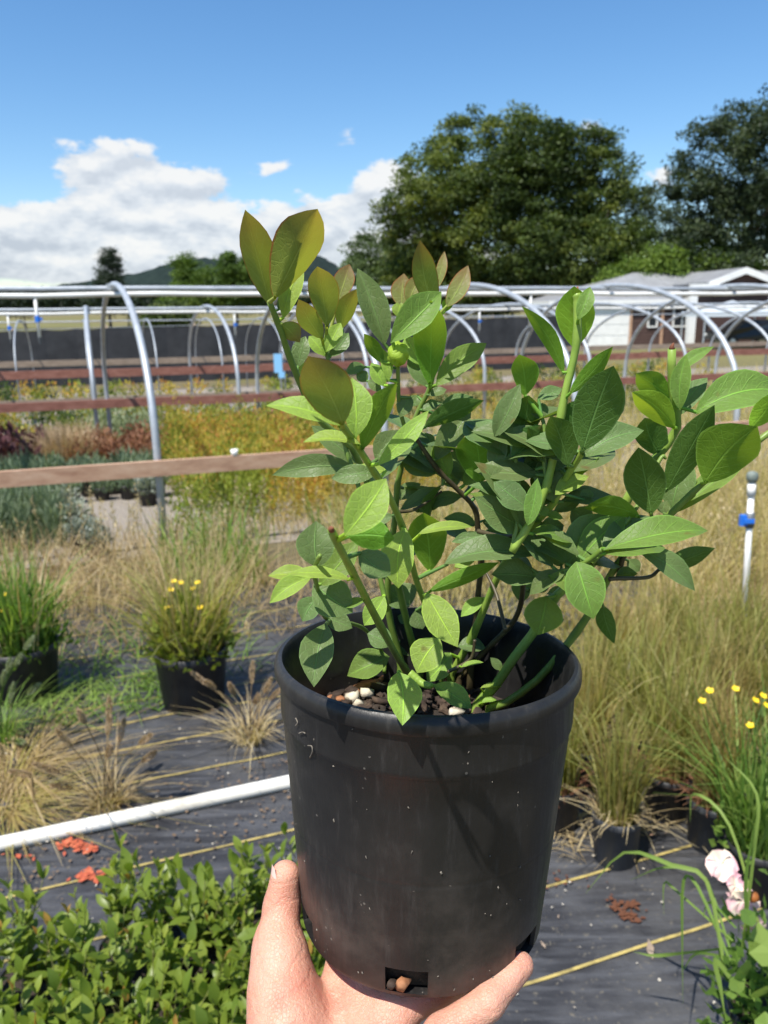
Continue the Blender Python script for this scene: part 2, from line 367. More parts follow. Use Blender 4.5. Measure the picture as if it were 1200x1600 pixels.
# ---------------------------------------------------------------- house
def siding_mat():
    mt, t, b = pmat('brown_siding', (0.06, 0.03, 0.025), 0.75); c = t.n('ShaderNodeTexCoord').outputs['Object']
    f = t.noise(c, 2, 5, 0.6); t.l(t.ramp(f, [(0.3, (0.050, 0.026, 0.021)), (0.7, (0.085, 0.046, 0.037))]), b.inputs['Base Color']); return mt
M['siding'] = siding_mat()
def roof_mat():
    mt, t, b = pmat('ribbed_metal_roof', (0.3, 0.31, 0.32), 0.5, 0.2); c = t.n('ShaderNodeTexCoord').outputs['Object']
    f = t.noise(c, 1.2, 5, 0.6); t.l(t.ramp(f, [(0.3, (0.23, 0.235, 0.245)), (0.7, (0.33, 0.335, 0.345))]), b.inputs['Base Color']); return mt
M['roof'] = roof_mat()
M['trim'] = nmat('white_trim', [(0.3, (0.68, 0.68, 0.66)), (0.7, (0.80, 0.80, 0.78))], 3, 0.55)
M['glass'] = pmat('window_glass', (0.02, 0.025, 0.03), 0.06, 0, 0.6)[0]
HY = 50.0
hx = lambda px, Y=HY: at(px, 500, Y)[0]
hz = lambda py, px=1000, Y=HY: at(px, py, Y)[2]
g0 = gz(HY)
e = thing('house', (hx(1000), HY, g0), 'brown clapboard house with grey metal roof and white garage door', 'house'); hc = np.array([hx(1000), HY, g0])
eave = hz(468); x0, x1 = hx(908), hx(1102)
# clapboards stand on a plain wall core
wall = MB().box((x0, HY, g0 - 0.2), (x1, HY + 9, eave), (np.eye(3), -hc)).build('wall', M['siding'], e)
z = g0; 
while z < eave - 0.05:
    zt = min(z + 0.2, eave)
    mk('clapboard', np.array([(x, y, zz) for x in (x0, x1) for (y, zz) in ((HY - 0.055, z), (HY - 0.055, z + 0.02), (HY - 0.015, zt + 0.02), (HY + 0.01, zt + 0.02), (HY + 0.01, z))]) - hc,
       [(0, 1, 6, 5), (1, 2, 7, 6), (2, 3, 8, 7), (3, 4, 9, 8), (4, 0, 5, 9), (4, 3, 2, 1, 0), (5, 6, 7, 8, 9)], M['siding'], wall); z += 0.2
# garage door of four panels
gd = MB().box((hx(917), HY - 0.10, g0), (hx(983), HY - 0.06, hz(472)), (np.eye(3), -hc)).build('garage_door', M['trim'], e)
zz = np.linspace(g0 + 0.02, hz(472) - 0.02, 5)
for i in range(4): MB().box((hx(917) + 0.05, HY - 0.13, zz[i] + 0.02), (hx(983) - 0.05, HY - 0.10, zz[i + 1] - 0.02), (np.eye(3), -hc)).build('panel', M['trim'], gd)
MB().box((hx(983), HY - 0.14, g0), (hx(987), HY - 0.05, eave), (np.eye(3), -hc)).build('corner_board', M['board_new'], e)
for (a, b_, t0, t1) in ((1011, 1027, 472, 512), (1050, 1073, 477, 512), (1032, 1036, 480, 536)):
    if b_ - a < 6:
        MB().box((hx(a), HY - 0.14, g0), (hx(b_), HY - 0.06, hz(t0)), (np.eye(3), -hc)).build('post', M['board_new'], e); continue
    X0, X1, Z0, Z1 = hx(a), hx(b_), hz(t1), hz(t0); wn = MB()
    for lo, hi in (((X0, Z0), (X1, Z0 + .09)), ((X0, Z1 - .09), (X1, Z1)), ((X0, Z0 + .09), (X0 + .09, Z1 - .09)), ((X1 - .09, Z0 + .09), (X1, Z1 - .09)), ((X0 + .09, (Z0 + Z1) / 2 - .03), (X1 - .09, (Z0 + Z1) / 2 + .03))):
        wn.box((lo[0], HY - 0.13, lo[1]), (hi[0], HY - 0.06, hi[1]), (np.eye(3), -hc))
    wo_ = wn.build('window', M['trim'], e)
    for lo, hi in ((Z0 + .09, (Z0 + Z1) / 2 - .03), ((Z0 + Z1) / 2 + .03, Z1 - .09)): MB().box((X0 + .09, HY - 0.09, lo), (X1 - .09, HY - 0.07, hi), (np.eye(3), -hc)).build('pane', M['glass'], wo_)
# hip roof
Xl, Xr = hx(858, 49.65), hx(1290, 49.65); ze = hz(469, 990, 49.65); zr = hz(424, 1130, 55); RL = hx(985, 55)
V = np.array([(Xl, 49.65, ze), (Xr, 49.65, ze), (Xr, 61, ze), (Xl, 61, ze), (RL, 55, zr), (Xr, 55, zr), (Xl, 49.65, ze - .16), (Xr, 49.65, ze - .16), (Xr, 61, ze - .16), (Xl, 61, ze - .16)]) - hc
rf = mk('roof', V, [(0, 1, 5, 4), (2, 3, 4, 5), (3, 0, 4), (1, 2, 5), (6, 9, 8, 7)], M['roof'], e)
MB().box((Xl, 49.59, ze - .2), (Xr, 49.65, ze + .03), (np.eye(3), -hc)).build('fascia', M['trim'], rf)
MB().box((Xl - .06, 49.59, ze - .2), (Xl, 61, ze + .03), (np.eye(3), -hc)).build('fascia', M['trim'], rf)
for i in range(16):
    t = (i + 0.5) / 16; xa = Xl + (Xr - Xl) * t; tt = min(1.0, (xa - Xl) / (RL - Xl)); pa = np.array([xa, 49.65, ze + .01]); pb = np.array([xa, 49.65 + 5.35 * tt, ze + (zr - ze) * tt + .01])
    MB().tube([pa - hc, pb - hc], 0.022, 4).build('rib', M['roof'], rf)
# front gable with brown gable wall and white barge boards
GY = 46.5; pk = at(1166, 419, GY); gl = at(1112, 440, GY); gr = np.array([2 * pk[0] - gl[0], GY, gl[2]])
ga = mk('gable', np.array([(gl[0] + .3, GY + .3, g0), (gr[0] - .3, GY + .3, g0), (gr[0] - .3, GY + .3, gl[2]), (pk[0], GY + .3, pk[2] - .1), (gl[0] + .3, GY + .3, gl[2]),
     (gl[0] + .3, 55, g0), (gr[0] - .3, 55, g0), (gr[0] - .3, 55, gl[2]), (pk[0], 55, pk[2] - .1), (gl[0] + .3, 55, gl[2])]) - hc, [(0, 1, 2, 3, 4), (9, 8, 7, 6, 5), (0, 4, 9, 5), (1, 6, 7, 2)], M['siding'], e)
for s, pe in ((0, gl), (1, gr)):
    d = pe - pk; V = []
    for y in (GY - .05, 56):
        for q in (pk, pe + d * 0.08): V += [(q[0], y, q[2] + .05), (q[0], y, q[2] - .06)]
    mk('gable_roof', np.array(V) - hc, [(0, 2, 6, 4), (1, 5, 7, 3), (0, 1, 3, 2), (4, 6, 7, 5), (0, 4, 5, 1), (2, 3, 7, 6)], M['roof'], ga)
    V = []
    for y in (GY - .12, GY - .06):
        for q in (pk, pe + d * 0.08): V += [(q[0], y, q[2] + .06), (q[0], y, q[2] - .30)]
    mk('barge_board', np.array(V) - hc, [(0, 2, 6, 4), (1, 5, 7, 3), (0, 1, 3, 2), (4, 6, 7, 5), (0, 4, 5, 1), (2, 3, 7, 6)], M['trim'], ga)
MB().box((gl[0] - .2, GY - .1, gl[2] - .36), (gr[0] + .2, GY + .28, gl[2] - .18), (np.eye(3), -hc)).build('beam', M['trim'], ga)
colx = hx(1080, 46.5); MB().box((colx - .2, 46.3, gz(46.5) - .05), (colx + .2, 46.7, at(1080, 452, 46.5)[2]), (np.eye(3), -hc)).build('column', M['trim'], e)
MB().box((colx - .2, 46.3, at(1080, 452, 46.5)[2]), (gl[0] + .4, 46.7, at(1080, 444, 46.5)[2]), (np.eye(3), -hc)).build('porch_beam', M['trim'], e)

# pop-up canopy with a dark car under it
CY = 43.0; cz = gz(CY); cc = np.array([at(1160, 500, CY)[0], CY, cz]); e = thing('canopy', cc, 'white pop-up canopy in front of the brown house', 'canopy')
l, r_ = at(1100, 487, CY - 1.5) - cc, at(1225, 487, CY - 1.5) - cc; top = at(1165, 469, CY)[2] - cz; ed = l[2]; hw = (r_[0] - l[0]) / 2; mx0 = (l[0] + r_[0]) / 2
nn = 9; V = []
for j in range(nn):
    for i in range(nn):
        a, b_ = 2 * i / (nn - 1) - 1, 2 * j / (nn - 1) - 1; k = max(abs(a), abs(b_)); V.append((mx0 + a * hw, b_ * 1.6, ed + (top - ed) * (1 - k) ** 0.8 - 0.05 * (1 - abs(abs(a) - abs(b_))) * k))
M['tarp'] = fmat('white_tarp', [(0, (0.62, 0.68, 0.74)), (1, (0.72, 0.76, 0.80))], 0.3, 0.6, (1, 1, 1))
rf = mk('canopy_roof', V, [(j * nn + i, j * nn + i + 1, (j + 1) * nn + i + 1, (j + 1) * nn + i) for j in range(nn - 1) for i in range(nn - 1)], M['tarp'], e, True)
V = []; ring = [(-1, -1), (1, -1), (1, 1), (-1, 1), (-1, -1)]
for a, b_ in ring: V += [(mx0 + a * hw, b_ * 1.6, ed - .02), (mx0 + a * (hw + .02), b_ * 1.62, ed - 0.26)]
mk('valance', V, [(2 * i, 2 * i + 2, 2 * i + 3, 2 * i + 1) for i in range(4)], M['tarp'], rf)
for a in (-1, 1):
    for b_ in (-1, 1): MB().tube([(mx0 + a * hw * .97, b_ * 1.56, 0), (mx0 + a * hw * .97, b_ * 1.56, ed)], 0.04, 6).build('leg', M['galv'], e)
M['carpaint'] = pmat('dark_car_paint', (0.015, 0.016, 0.018), 0.25, 0.2)[0]; M['tyre'] = pmat('tyre_rubber', (0.015, 0.015, 0.015), 0.85)[0]; M['chrome'] = pmat('wheel_alloy', (0.5, 0.5, 0.52), 0.3, 0.9)[0]
cx = at(1158, 530, 46)[0]; cl = np.array([cx, 45.2, gz(45.2)]); e = thing('parked_car', cl, 'dark car parked beneath the white canopy', 'car', rz=R(8))
prof = [(-2.2, .45), (-2.2, .8), (-1.95, .92), (-1.25, 1.0), (-.7, 1.45), (.7, 1.5), (1.6, 1.42), (2.1, 1.0), (2.2, .85), (2.2, .42)]
sec = [(-.85, .96), (-.6, 1.0), (.6, 1.0), (.85, .96)]
V = []
for y, s in sec:
    for (x, zc) in prof: V.append((x * (s if abs(y) > .7 else 1), y * (0.86 if zc > 1.2 else 1), zc))
n_ = len(prof); Fc = [(k * n_ + i, k * n_ + (i + 1) % n_, (k + 1) * n_ + (i + 1) % n_, (k + 1) * n_ + i) for k in range(3) for i in range(n_)] + [tuple(range(n_))[::-1], tuple(3 * n_ + i for i in range(n_))]
mk('body', V, Fc, M['carpaint'], e)
for xa, xb in ((-1.05, -.1), (0, .75), (.85, 1.6)):
    mk('side_window', [(xa, -.80, 1.02), (xb, -.80, 1.02), (xb - .08, -.745, 1.38), (xa + (.35 if xa < -.5 else .05), -.745, 1.38)], [(0, 1, 2, 3)], M['glass'], e)
for xa in (-1.4, 1.35):
    for y in (-.8, .8):
        wh = MB(); wh.lathe([(0.18, -.1), (.33, -.1), (.35, 0), (.33, .1), (.18, .1)], 20); wv = np.array(wh.V)[:, [0, 2, 1]] + [xa, y, .34]
        t_ = mk('wheel', wv, wh.F, M['tyre'], e, True); rm = MB(); rm.lathe([(0, -.09), (.2, -.08), (.2, .08), (0, .09)], 16); mk('rim', np.array(rm.V)[:, [0, 2, 1]] + [xa, y, .34], rm.F, M['chrome'], t_)
for y in (-.6, .6): MB().box((-2.23, y - .16, .66), (-2.15, y + .16, .78)).build('headlight', M['trim'], e)

# ---------------------------------------------------------------- trees
def leafquads(C, D, N, L, W):
    """kite shaped leaves: centres C, directions D, normals N (n,3), sizes (n,)"""
    n = len(C); S = np.cross(N, D); S /= np.linalg.norm(S, axis=1)[:, None] + 1e-9; D = D / (np.linalg.norm(D, axis=1)[:, None] + 1e-9)
    L = L[:, None]; W = W[:, None]
    V = np.stack([C - D * L * .5, C - D * L * .05 + S * W * .5, C + D * L * .5, C - D * L * .05 - S * W * .5], 1).reshape(-1, 3)
    return V, np.arange(4 * n).reshape(n, 4)
def rdir(n):
    d = rng.normal(size=(n, 3)); return d / np.linalg.norm(d, axis=1)[:, None]
TM = {}
for nm, st in {'oak': [(0, (0.024, 0.044, 0.010)), (.5, (0.072, 0.108, 0.022)), (1, (0.165, 0.195, 0.04))], 'grey': [(0, (0.02, 0.034, 0.016)), (.5, (0.046, 0.07, 0.03)), (1, (0.09, 0.115, 0.05))],
               'willow': [(0, (0.04, 0.07, 0.022)), (.5, (0.075, 0.115, 0.04)), (1, (0.12, 0.165, 0.06))], 'lime': [(0, (0.04, 0.08, 0.012)), (.5, (0.09, 0.15, 0.02)), (1, (0.15, 0.22, 0.035))],
               'fir': [(0, (0.012, 0.022, 0.013)), (.5, (0.024, 0.04, 0.022)), (1, (0.04, 0.06, 0.03))]}.items():
    TM[nm] = fmat('foliage_' + nm, st, 0.28, 0.6)
def tree(name, label, Y, blobs, base, mat, ncl=220, per=70, size=0.26, seed=1, group='trees behind the nursery'):
    ncl = int(ncl * 1.9); per = int(per * 1.45)
    global rng
    keep = rng; rng = np.random.default_rng(seed)
    bp = at(base, 500, Y); bp[2] = gz(Y); e = thing(name, bp, label, 'tree', group)
    sc_ = Y / (F * math.cos(PITCH)); bl = []
    for (px, py, rx, rz) in blobs:
        c = at(px, py, Y + rng.uniform(-2, 2) * (Y / 65)); bl.append((c - bp, np.array([rx * sc_, (rx + rz) / 2 * sc_ * 0.85, rz * sc_])))
    vol = np.array([b[1][0] * b[1][2] for b in bl]); vol /= vol.sum(); Cs = []; rr = []
    for b, pr in zip(bl, vol):
        k = max(6, int(ncl * pr)); d = rdir(k); rad = rng.uniform(0.45, 1.0, k)[:, None] ** 0.5
        Cs.append(b[0] + d * b[1] * rad)
    Cs = np.concatenate(Cs); Cs = Cs[Cs[:, 2] > 0.6]; cr = rng.uniform(0.5, 1.15, len(Cs)) * size * 4.3
    n = len(Cs) * per; idx = np.repeat(np.arange(len(Cs)), per)
    off = rdir(n) * (rng.uniform(0, 1, n) ** 0.45)[:, None] * cr[idx][:, None] * [1.15, 1.15, 0.62]
    P = Cs[idx] + off; N = rdir(n) + [0, 0, 0.9]; N /= np.linalg.norm(N, axis=1)[:, None]; D = np.cross(N, rdir(n)) + [0, 0, -0.15]
    V, Fq = leafquads(P, D, N, rng.uniform(.7, 1.3, n) * size, rng.uniform(.45, .8, n) * size)
    var = np.clip(np.repeat(0.45 + rng.normal(0, 0.22, len(Cs))[idx] + rng.normal(0, 0.13, n), 4), 0, 1)
    cz = max(b[0][2] for b in bl); trunk_top = np.array([0, 0, cz * 0.72])
    trunk = MB(); r0 = 0.022 * cz + 0.05; mid = trunk_top * 0.5 + [rng.normal(0, .15), rng.normal(0, .15), 0]
    trunk.tube(curve([(0, 0, -.1), mid, trunk_top], 10), np.linspace(r0, r0 * .35, 11), 9)
    tr = trunk.build('trunk', M['bark'], e, True)
    for b in bl:
        s = trunk_top * rng.uniform(.25, .7); q = b[0] * [0.9, 0.9, 0.95]; m_ = (s + q) / 2 + [0, 0, -0.08 * cz + rng.normal(0, .2)]
        MB().tube(curve([s, m_, q], 8), np.linspace(r0 * .45, r0 * .1, 9), 6).build('limb', M['bark'], tr, True)
    mk('crown', V, Fq, TM[mat], e, var=var); rng = keep; return e
tree('oak_tree', 'broad dark green tree, widest of the grove behind the nursery', 66, [(690, 320, 70, 85), (745, 255, 78, 70), (655, 380, 62, 60), (755, 360, 80, 80), (800, 210, 52, 32), (690, 270, 50, 40), (640, 330, 45, 40), (690, 440, 90, 40), (780, 445, 80, 40)], 720, 'oak', 300, 75, 0.27, 11)
tree('oak_tree', 'tall dense dark tree in the middle of the grove', 63, [(850, 250, 62, 48), (850, 310, 82, 85), (820, 385, 85, 60), (890, 240, 40, 36), (800, 300, 60, 60), (880, 390, 60, 60), (840, 450, 100, 36)], 845, 'oak', 260, 75, 0.26, 12)
tree('oak_tree', 'pointed dark tree at the right end of the grove', 61, [(938, 232, 28, 32), (935, 285, 48, 55), (945, 345, 58, 55), (930, 400, 60, 50), (985, 395, 45, 50), (905, 330, 40, 50), (940, 448, 80, 34), (1010, 430, 45, 40)], 940, 'oak', 200, 75, 0.25, 13)
tree('willow_tree', 'low pale green tree at the left foot of the grove', 70, [(585, 398, 40, 32), (610, 430, 60, 32), (565, 425, 26, 28), (650, 420, 50, 40), (600, 462, 70, 24)], 600, 'willow', 150, 70, 0.25, 14)
tree('young_tree', 'thin airy tree in the gap right of the grove', 64, [(1008, 340, 26, 46), (1015, 400, 36, 46), (1040, 420, 40, 40)], 1012, 'grey', 70, 55, 0.22, 15)
tree('cottonwood_tree', 'tallest grey green tree rising over the house roof', 58, [(1165, 200, 45, 36), (1120, 255, 55, 60), (1185, 265, 70, 75), (1090, 330, 48, 60), (1150, 350, 80, 60), (1240, 220, 60, 80), (1250, 320, 80, 80), (1075, 290, 26, 40), (1110, 400, 70, 50), (1195, 420, 80, 50)], 1160, 'grey', 330, 70, 0.23, 16)
tree('bushy_tree', 'yellow green bushy tree just behind the house roof', 57, [(1085, 392, 45, 36), (1050, 420, 45, 36), (1120, 425, 60, 30), (990, 440, 60, 30)], 1080, 'lime', 110, 70, 0.22, 17)
tree('fir_tree', 'small dark conifer alone on the skyline', 150, [(172, 404, 13, 16), (172, 424, 18, 18), (172, 450, 22, 22)], 172, 'fir', 70, 80, 0.27, 18, 'distant trees at the field edge')
tree('poplar_tree', 'spiky light green tree before the far hill', 112, [(290, 420, 16, 22), (300, 440, 28, 22), (328, 438, 20, 16), (300, 465, 46, 20)], 300, 'lime', 110, 80, 0.28, 19, 'distant trees at the field edge')
tree('poplar_tree', 'rounded light green tree before the far hill', 108, [(368, 418, 22, 22), (372, 442, 30, 24), (395, 430, 18, 20), (370, 468, 40, 18)], 370, 'lime', 110, 80, 0.28, 20, 'distant trees at the field edge')
tree('hedge_tree', 'dark hedgerow tree at the far left field edge', 140, [(30, 470, 60, 16), (110, 468, 60, 15), (-60, 470, 60, 18)], 40, 'fir', 120, 70, 0.5, 21, 'distant trees at the field edge')
tree('hedge_tree', 'dark hedgerow tree below the small skyline conifer', 138, [(190, 470, 50, 15), (240, 472, 40, 14)], 200, 'fir', 90, 70, 0.5, 22, 'distant trees at the field edge')
tree('hedge_tree', 'dark hedgerow tree between the light green tree and the grove', 136, [(450, 468, 60, 16), (520, 466, 60, 18)], 480, 'fir', 110, 70, 0.5, 23, 'distant trees at the field edge')
tree('hedge_tree', 'dark hedge closing the gaps under the grove', 74, [(620, 462, 70, 26), (740, 460, 80, 28), (860, 460, 80, 28), (980, 455, 80, 34), (1080, 450, 80, 36), (1180, 450, 80, 36)], 850, 'oak', 260, 70, 0.3, 25)
tree('round_bush', 'round green bush in the field behind the shade cloth', 60, [(268, 494, 32, 20), (240, 500, 22, 12)], 260, 'oak', 50, 60, 0.22, 24, 'distant trees at the field edge')

# ---------------------------------------------------------------- forested hill
ridge = [(-400, 470), (0, 462), (120, 446), (190, 434), (250, 424), (305, 404), (335, 402), (370, 410), (420, 412), (455, 402), (485, 391), (510, 402), (535, 420), (560, 440), (640, 462), (900, 470), (1600, 472)]
HYs = 1500.0; rx = np.array([at(p[0], p[1], HYs)[0] for p in ridge]); rz = np.array([at(p[0], p[1], HYs)[2] for p in ridge])
xs = np.linspace(rx[0], rx[-1], 620); zs = np.interp(xs, rx, rz); nd = 14; V = []
for j in range(nd):
    t = j / (nd - 1)
    for x, zt in zip(xs, zs):
        k = math.sin(math.pi * min(1, t * 1.0) / 1.0) if t > .5 else math.sin(math.pi * t)
        tr_ = 7.0 * abs(mnoise.noise(Vector((x * 0.11, t * 40, 1.3)))) + 5 * abs(mnoise.noise(Vector((x * 0.33, t * 70, 5.3))))
        V.append((x, HYs - 450 + 900 * t, -1.4 + (zt - 4) * k + tr_ * min(1, k * 3)))
n_ = len(xs); Fc = np.array([(j * n_ + i, j * n_ + i + 1, (j + 1) * n_ + i + 1, (j + 1) * n_ + i) for j in range(nd - 1) for i in range(n_ - 1)])
M['forest'] = nmat('conifer_forest', [(0.3, (0.010, 0.018, 0.016)), (0.7, (0.022, 0.034, 0.027))], 0.05, 0.95, 6, spec=0.1)
tag(mk('hill', V, Fc, M['forest']), kind='structure')

# ================================================================ PLANTS AROUND THE HAND
def blades(base, h, az_, lean, droop, width, segs=4):
    """grass blades: base (n,3), h, az, lean, droop, width (n,) -> verts, quads"""
    n = len(base); t = np.linspace(0, 1, segs + 1); d = np.stack([np.cos(az_), np.sin(az_), np.zeros(n)], 1); s = np.stack([-np.sin(az_), np.cos(az_), np.zeros(n)], 1)
    tw = rng.uniform(-.9, .9, n); s = s * np.cos(tw)[:, None] + d * np.sin(tw)[:, None]; V = np.zeros((n, segs + 1, 2, 3))
    for i, q in enumerate(t):
        c = base + d * ((lean * q + droop * q ** 2.4) * h)[:, None]; c[:, 2] += h * (q - 0.45 * np.abs(droop) * q ** 3); wq = width * (1 - q ** 1.6) * .5 + .0004
        V[:, i, 0] = c - s * wq[:, None]; V[:, i, 1] = c + s * wq[:, None]
    k = 2 * (segs + 1); b = (np.arange(n) * k)[:, None]; q = np.array([[2 * i, 2 * i + 1, 2 * i + 3, 2 * i + 2] for i in range(segs)])
    return V.reshape(-1, 3), (b[:, :, None] + q[None]).reshape(-1, 4)
def tuft(n, r, h, width, lean=.35, droop=.5, hv=.35):
    a = rng.uniform(0, 6.283, n); rr = r * np.sqrt(rng.uniform(0, 1, n)); base = np.stack([rr * np.cos(a), rr * np.sin(a), np.zeros(n)], 1)
    V, Fq = blades(base, h * rng.uniform(1 - hv, 1 + hv * .6, n), a + rng.normal(0, .7, n), np.abs(rng.normal(0, lean, n)), rng.normal(droop, .25, n), width * rng.uniform(.6, 1.3, n))
    return V, Fq, np.repeat(np.clip(rng.normal(.5, .24, n), 0, 1), len(V) // n)
def mound(n, rx, h, L, W, up=.6, shell=.5, z0=0.0):
    d = rdir(n); d[:, 2] = np.abs(d[:, 2]); rad = rng.uniform(shell, 1.05, n)[:, None]; lump = 1 + .18 * np.sin(d[:, :1] * 7 + 1) * np.cos(d[:, 1:2] * 6)
    P = d * rad * lump * [rx, rx, h] + [0, 0, z0]; D = d + rng.normal(0, .5, (n, 3)) + [0, 0, up]; N = np.cross(D, rdir(n)) + d * .8
    V, Fq = leafquads(P, D, N, L * rng.uniform(.6, 1.35, n), W * rng.uniform(.6, 1.3, n))
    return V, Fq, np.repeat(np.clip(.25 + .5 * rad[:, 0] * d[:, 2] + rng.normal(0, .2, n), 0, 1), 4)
def potmesh(r, h, name='pot', mat='potblack', parent=None, fill=True):
    m_ = MB(); m_.lathe([(0, .004), (r * .80, .004), (r * .80, 0), (r * .82, .002), (r * .96, h * .86), (r * .985, h * .87), (r * 1.0, h * .9), (r * 1.0, h), (r * .95, h), (r * .93, h * .93)], 28)
    o = m_.build(name, M[mat], parent, True)
    if fill:
        s = MB(); s.lathe([(0, h * .90), (r * .5, h * .905), (r * .945, h * .90)], 20); s.build('soil', M['soil'], o, True)
    return o
GM = {}
for nm, st, tr in [('olive', [(0, (0.26, 0.19, 0.08)), (.35, (0.27, 0.25, 0.07)), (.7, (0.27, 0.29, 0.07)), (1, (0.44, 0.39, 0.18))], .42), ('straw', [(0, (0.24, 0.17, 0.085)), (.5, (0.42, 0.32, 0.17)), (1, (0.60, 0.50, 0.31))], .35),
                   ('meadow', [(0, (0.24, 0.17, 0.07)), (.3, (0.40, 0.31, 0.12)), (.55, (0.31, 0.29, 0.085)), (.8, (0.46, 0.38, 0.16)), (1, (0.56, 0.47, 0.24))], .42), ('rust', [(0, (0.12, 0.05, 0.03)), (.5, (0.25, 0.11, 0.06)), (1, (0.36, 0.2, 0.12))], .25),
                   ('fresh', [(0, (0.07, 0.13, 0.02)), (.5, (0.13, 0.23, 0.04)), (1, (0.25, 0.34, 0.08))], .42), ('sage', [(0, (0.085, 0.125, 0.07)), (.5, (0.15, 0.205, 0.12)), (1, (0.24, 0.29, 0.19))], .3),
                   ('silver', [(0, (0.14, 0.165, 0.13)), (.5, (0.24, 0.27, 0.22)), (1, (0.36, 0.39, 0.33))], .25), ('gold', [(0, (0.18, 0.18, 0.03)), (.35, (0.36, 0.32, 0.055)), (.65, (0.48, 0.38, 0.065)), (.85, (0.50, 0.30, 0.07)), (1, (0.48, 0.20, 0.06))], .42),
                   ('maroon', [(0, (0.03, 0.012, 0.014)), (.6, (0.085, 0.03, 0.035)), (1, (0.16, 0.07, 0.075))], .25), ('palegreen', [(0, (0.15, 0.19, 0.09)), (1, (0.34, 0.38, 0.24))], .3), ('deep', [(0, (0.02, 0.045, 0.012)), (.5, (0.045, 0.085, 0.02)), (1, (0.10, 0.14, 0.035))], .3),
                   ('yellowgreen', [(0, (0.11, 0.15, 0.02)), (1, (0.30, 0.34, 0.05))], .35), ('rose', [(0, (0.3, 0.03, 0.08)), (1, (0.45, 0.08, 0.16))], .3), ('orange', [(0, (0.35, 0.12, 0.03)), (1, (0.48, 0.25, 0.07))], .3), ('tanb', [(0, (0.32, 0.22, 0.13)), (1, (0.5, 0.38, 0.25))], .25)]:
    GM[nm] = fmat('leafage_' + nm, st, tr)
M['yellow'] = pmat('yellow_petal', (0.75, 0.52, 0.01), 0.5)[0]
def join(parts):
    V = []; Fq = []; var = []; b = 0
    for v_, f_, a_ in parts: V.append(v_); Fq.append(f_ + b); var.append(a_); b += len(v_)
    return np.concatenate(V), np.concatenate(Fq), np.concatenate(var)
def spread(protos, spots, label, group, smin=.85, smax=1.15, hide=True):
    """place copies of finished things; the prototypes themselves take the first spots"""
    for i, p in enumerate(spots):
        pr = protos[i % len(protos)]; o = pr if i < len(protos) else copy_tree(pr)
        o.location = Vector([float(x) for x in p]); s = random.uniform(smin, smax); o.scale = (s, s, s * random.uniform(.92, 1.08)); o.rotation_euler = (0, 0, random.uniform(0, 6.28)); tag(o, label, group=group)

# ---------------------------------------------------------------- beds under the hoops
def bed(name, cat, label, group, mat, spots, n, rx, h, L, W, pot=None, kinds=2, blade=False, up=.6):
    if not len(spots): return
    protos = []
    for k in range(min(kinds, len(spots))):
        e_ = thing(name, (0, 0, 0), label, cat, group); z0 = 0
        if pot: potmesh(*pot, parent=e_, fill=False); z0 = pot[1] * .8
        if blade: V, Fq, va = tuft(n, rx * .5, h, W, .30, .2); V = V + [0, 0, z0]
        else: V, Fq, va = mound(n, rx, h, L, W, up, .45, z0)
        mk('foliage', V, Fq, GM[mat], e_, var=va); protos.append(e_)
    spread(protos, spots, label, group)
def grid(u0, u1, v0, v1, su, sv, jit=.25):
    out = []
    for i, v in enumerate(np.arange(v0, v1, sv)):
        for u in np.arange(u0 + (su / 2 if i % 2 else 0), u1, su): out.append(UV(u + random.uniform(-jit, jit) * su, v + random.uniform(-jit, jit) * sv, .005))
    return out
bed('lavender_plant', 'lavender', 'grey green lavender in a black pot behind the cedar board', 'rows of potted lavender', 'sage', grid(-1.9, .42, 7.55, 8.75, .23, .28, .12), 260, .13, .20, .075, .014, (.085, .15), 3, up=1.5)
bed('tall_herb', 'herb', 'tall feathery sage green herb behind the dry weeds', 'feathery herbs at the path', 'sage', grid(-1.6, -.32, 6.0, 7.0, .2, .26), 420, .13, .46, .10, .012, None, 2, up=2.0)
bed('silver_mound', 'plant', 'silvery grey round mound in a pot on the gravel', 'silvery mounds', 'silver', [G(118, 835), G(140, 850), G(105, 812), G(152, 872), G(232, 790), G(128, 862)], 420, .13, .17, .035, .016, (.08, .15), 2)
bed('heuchera_plant', 'plant', 'dark maroon leafy plant below the red board', 'maroon foliage plants', 'maroon', grid(-2.9, -.62, 9.4, 10.4, .24, .24), 190, .15, .36, .08, .06, None, 2)
bed('buff_grass', 'grass', 'buff dry tuft between the maroon and rust plants', 'buff tufts', 'tanb', grid(-.6, -.25, 9.4, 10.3, .17, .2), 260, .14, .40, .1, .01, None, 1, True)
bed('rust_spirea', 'shrub', 'rust red low shrub below the red board', 'rust red shrubs', 'rust', grid(-.25, .75, 9.3, 10.4, .25, .26), 300, .17, .36, .05, .03, None, 2)
bed('white_herb', 'plant', 'pale whitish green plant behind the rust shrubs', 'pale plants', 'palegreen', grid(-.1, .75, 10.9, 11.7, .26, .26), 280, .18, .50, .06, .02, None, 2)
SPIREA = grid(.72, 2.9, 6.25, 10.3, .30, .31); GREEN = lambda q: mnoise.noise(Vector((q[0] * 1.1, q[1] * 1.1, 4.0)))
bed('spirea_shrub', 'shrub', 'yellow green spirea shrub among the golden ones', 'greener spirea shrubs', 'yellowgreen', [q for q in SPIREA if GREEN(q) > .12], 520, .22, .55, .042, .020, None, 2, up=1.1)
bed('spirea_shrub', 'shrub', 'golden yellow spirea shrub behind the cedar board', 'golden spirea block', 'gold', [q for q in SPIREA if GREEN(q) <= .12], 520, .22, .55, .042, .020, None, 4, up=1.1)
bed('green_shrub', 'shrub', 'bright green low shrub at the back of the golden block', 'bright green shrubs', 'yellowgreen', grid(1.0, 2.4, 10.9, 11.8, .28, .28), 280, .19, .46, .05, .026, None, 2)
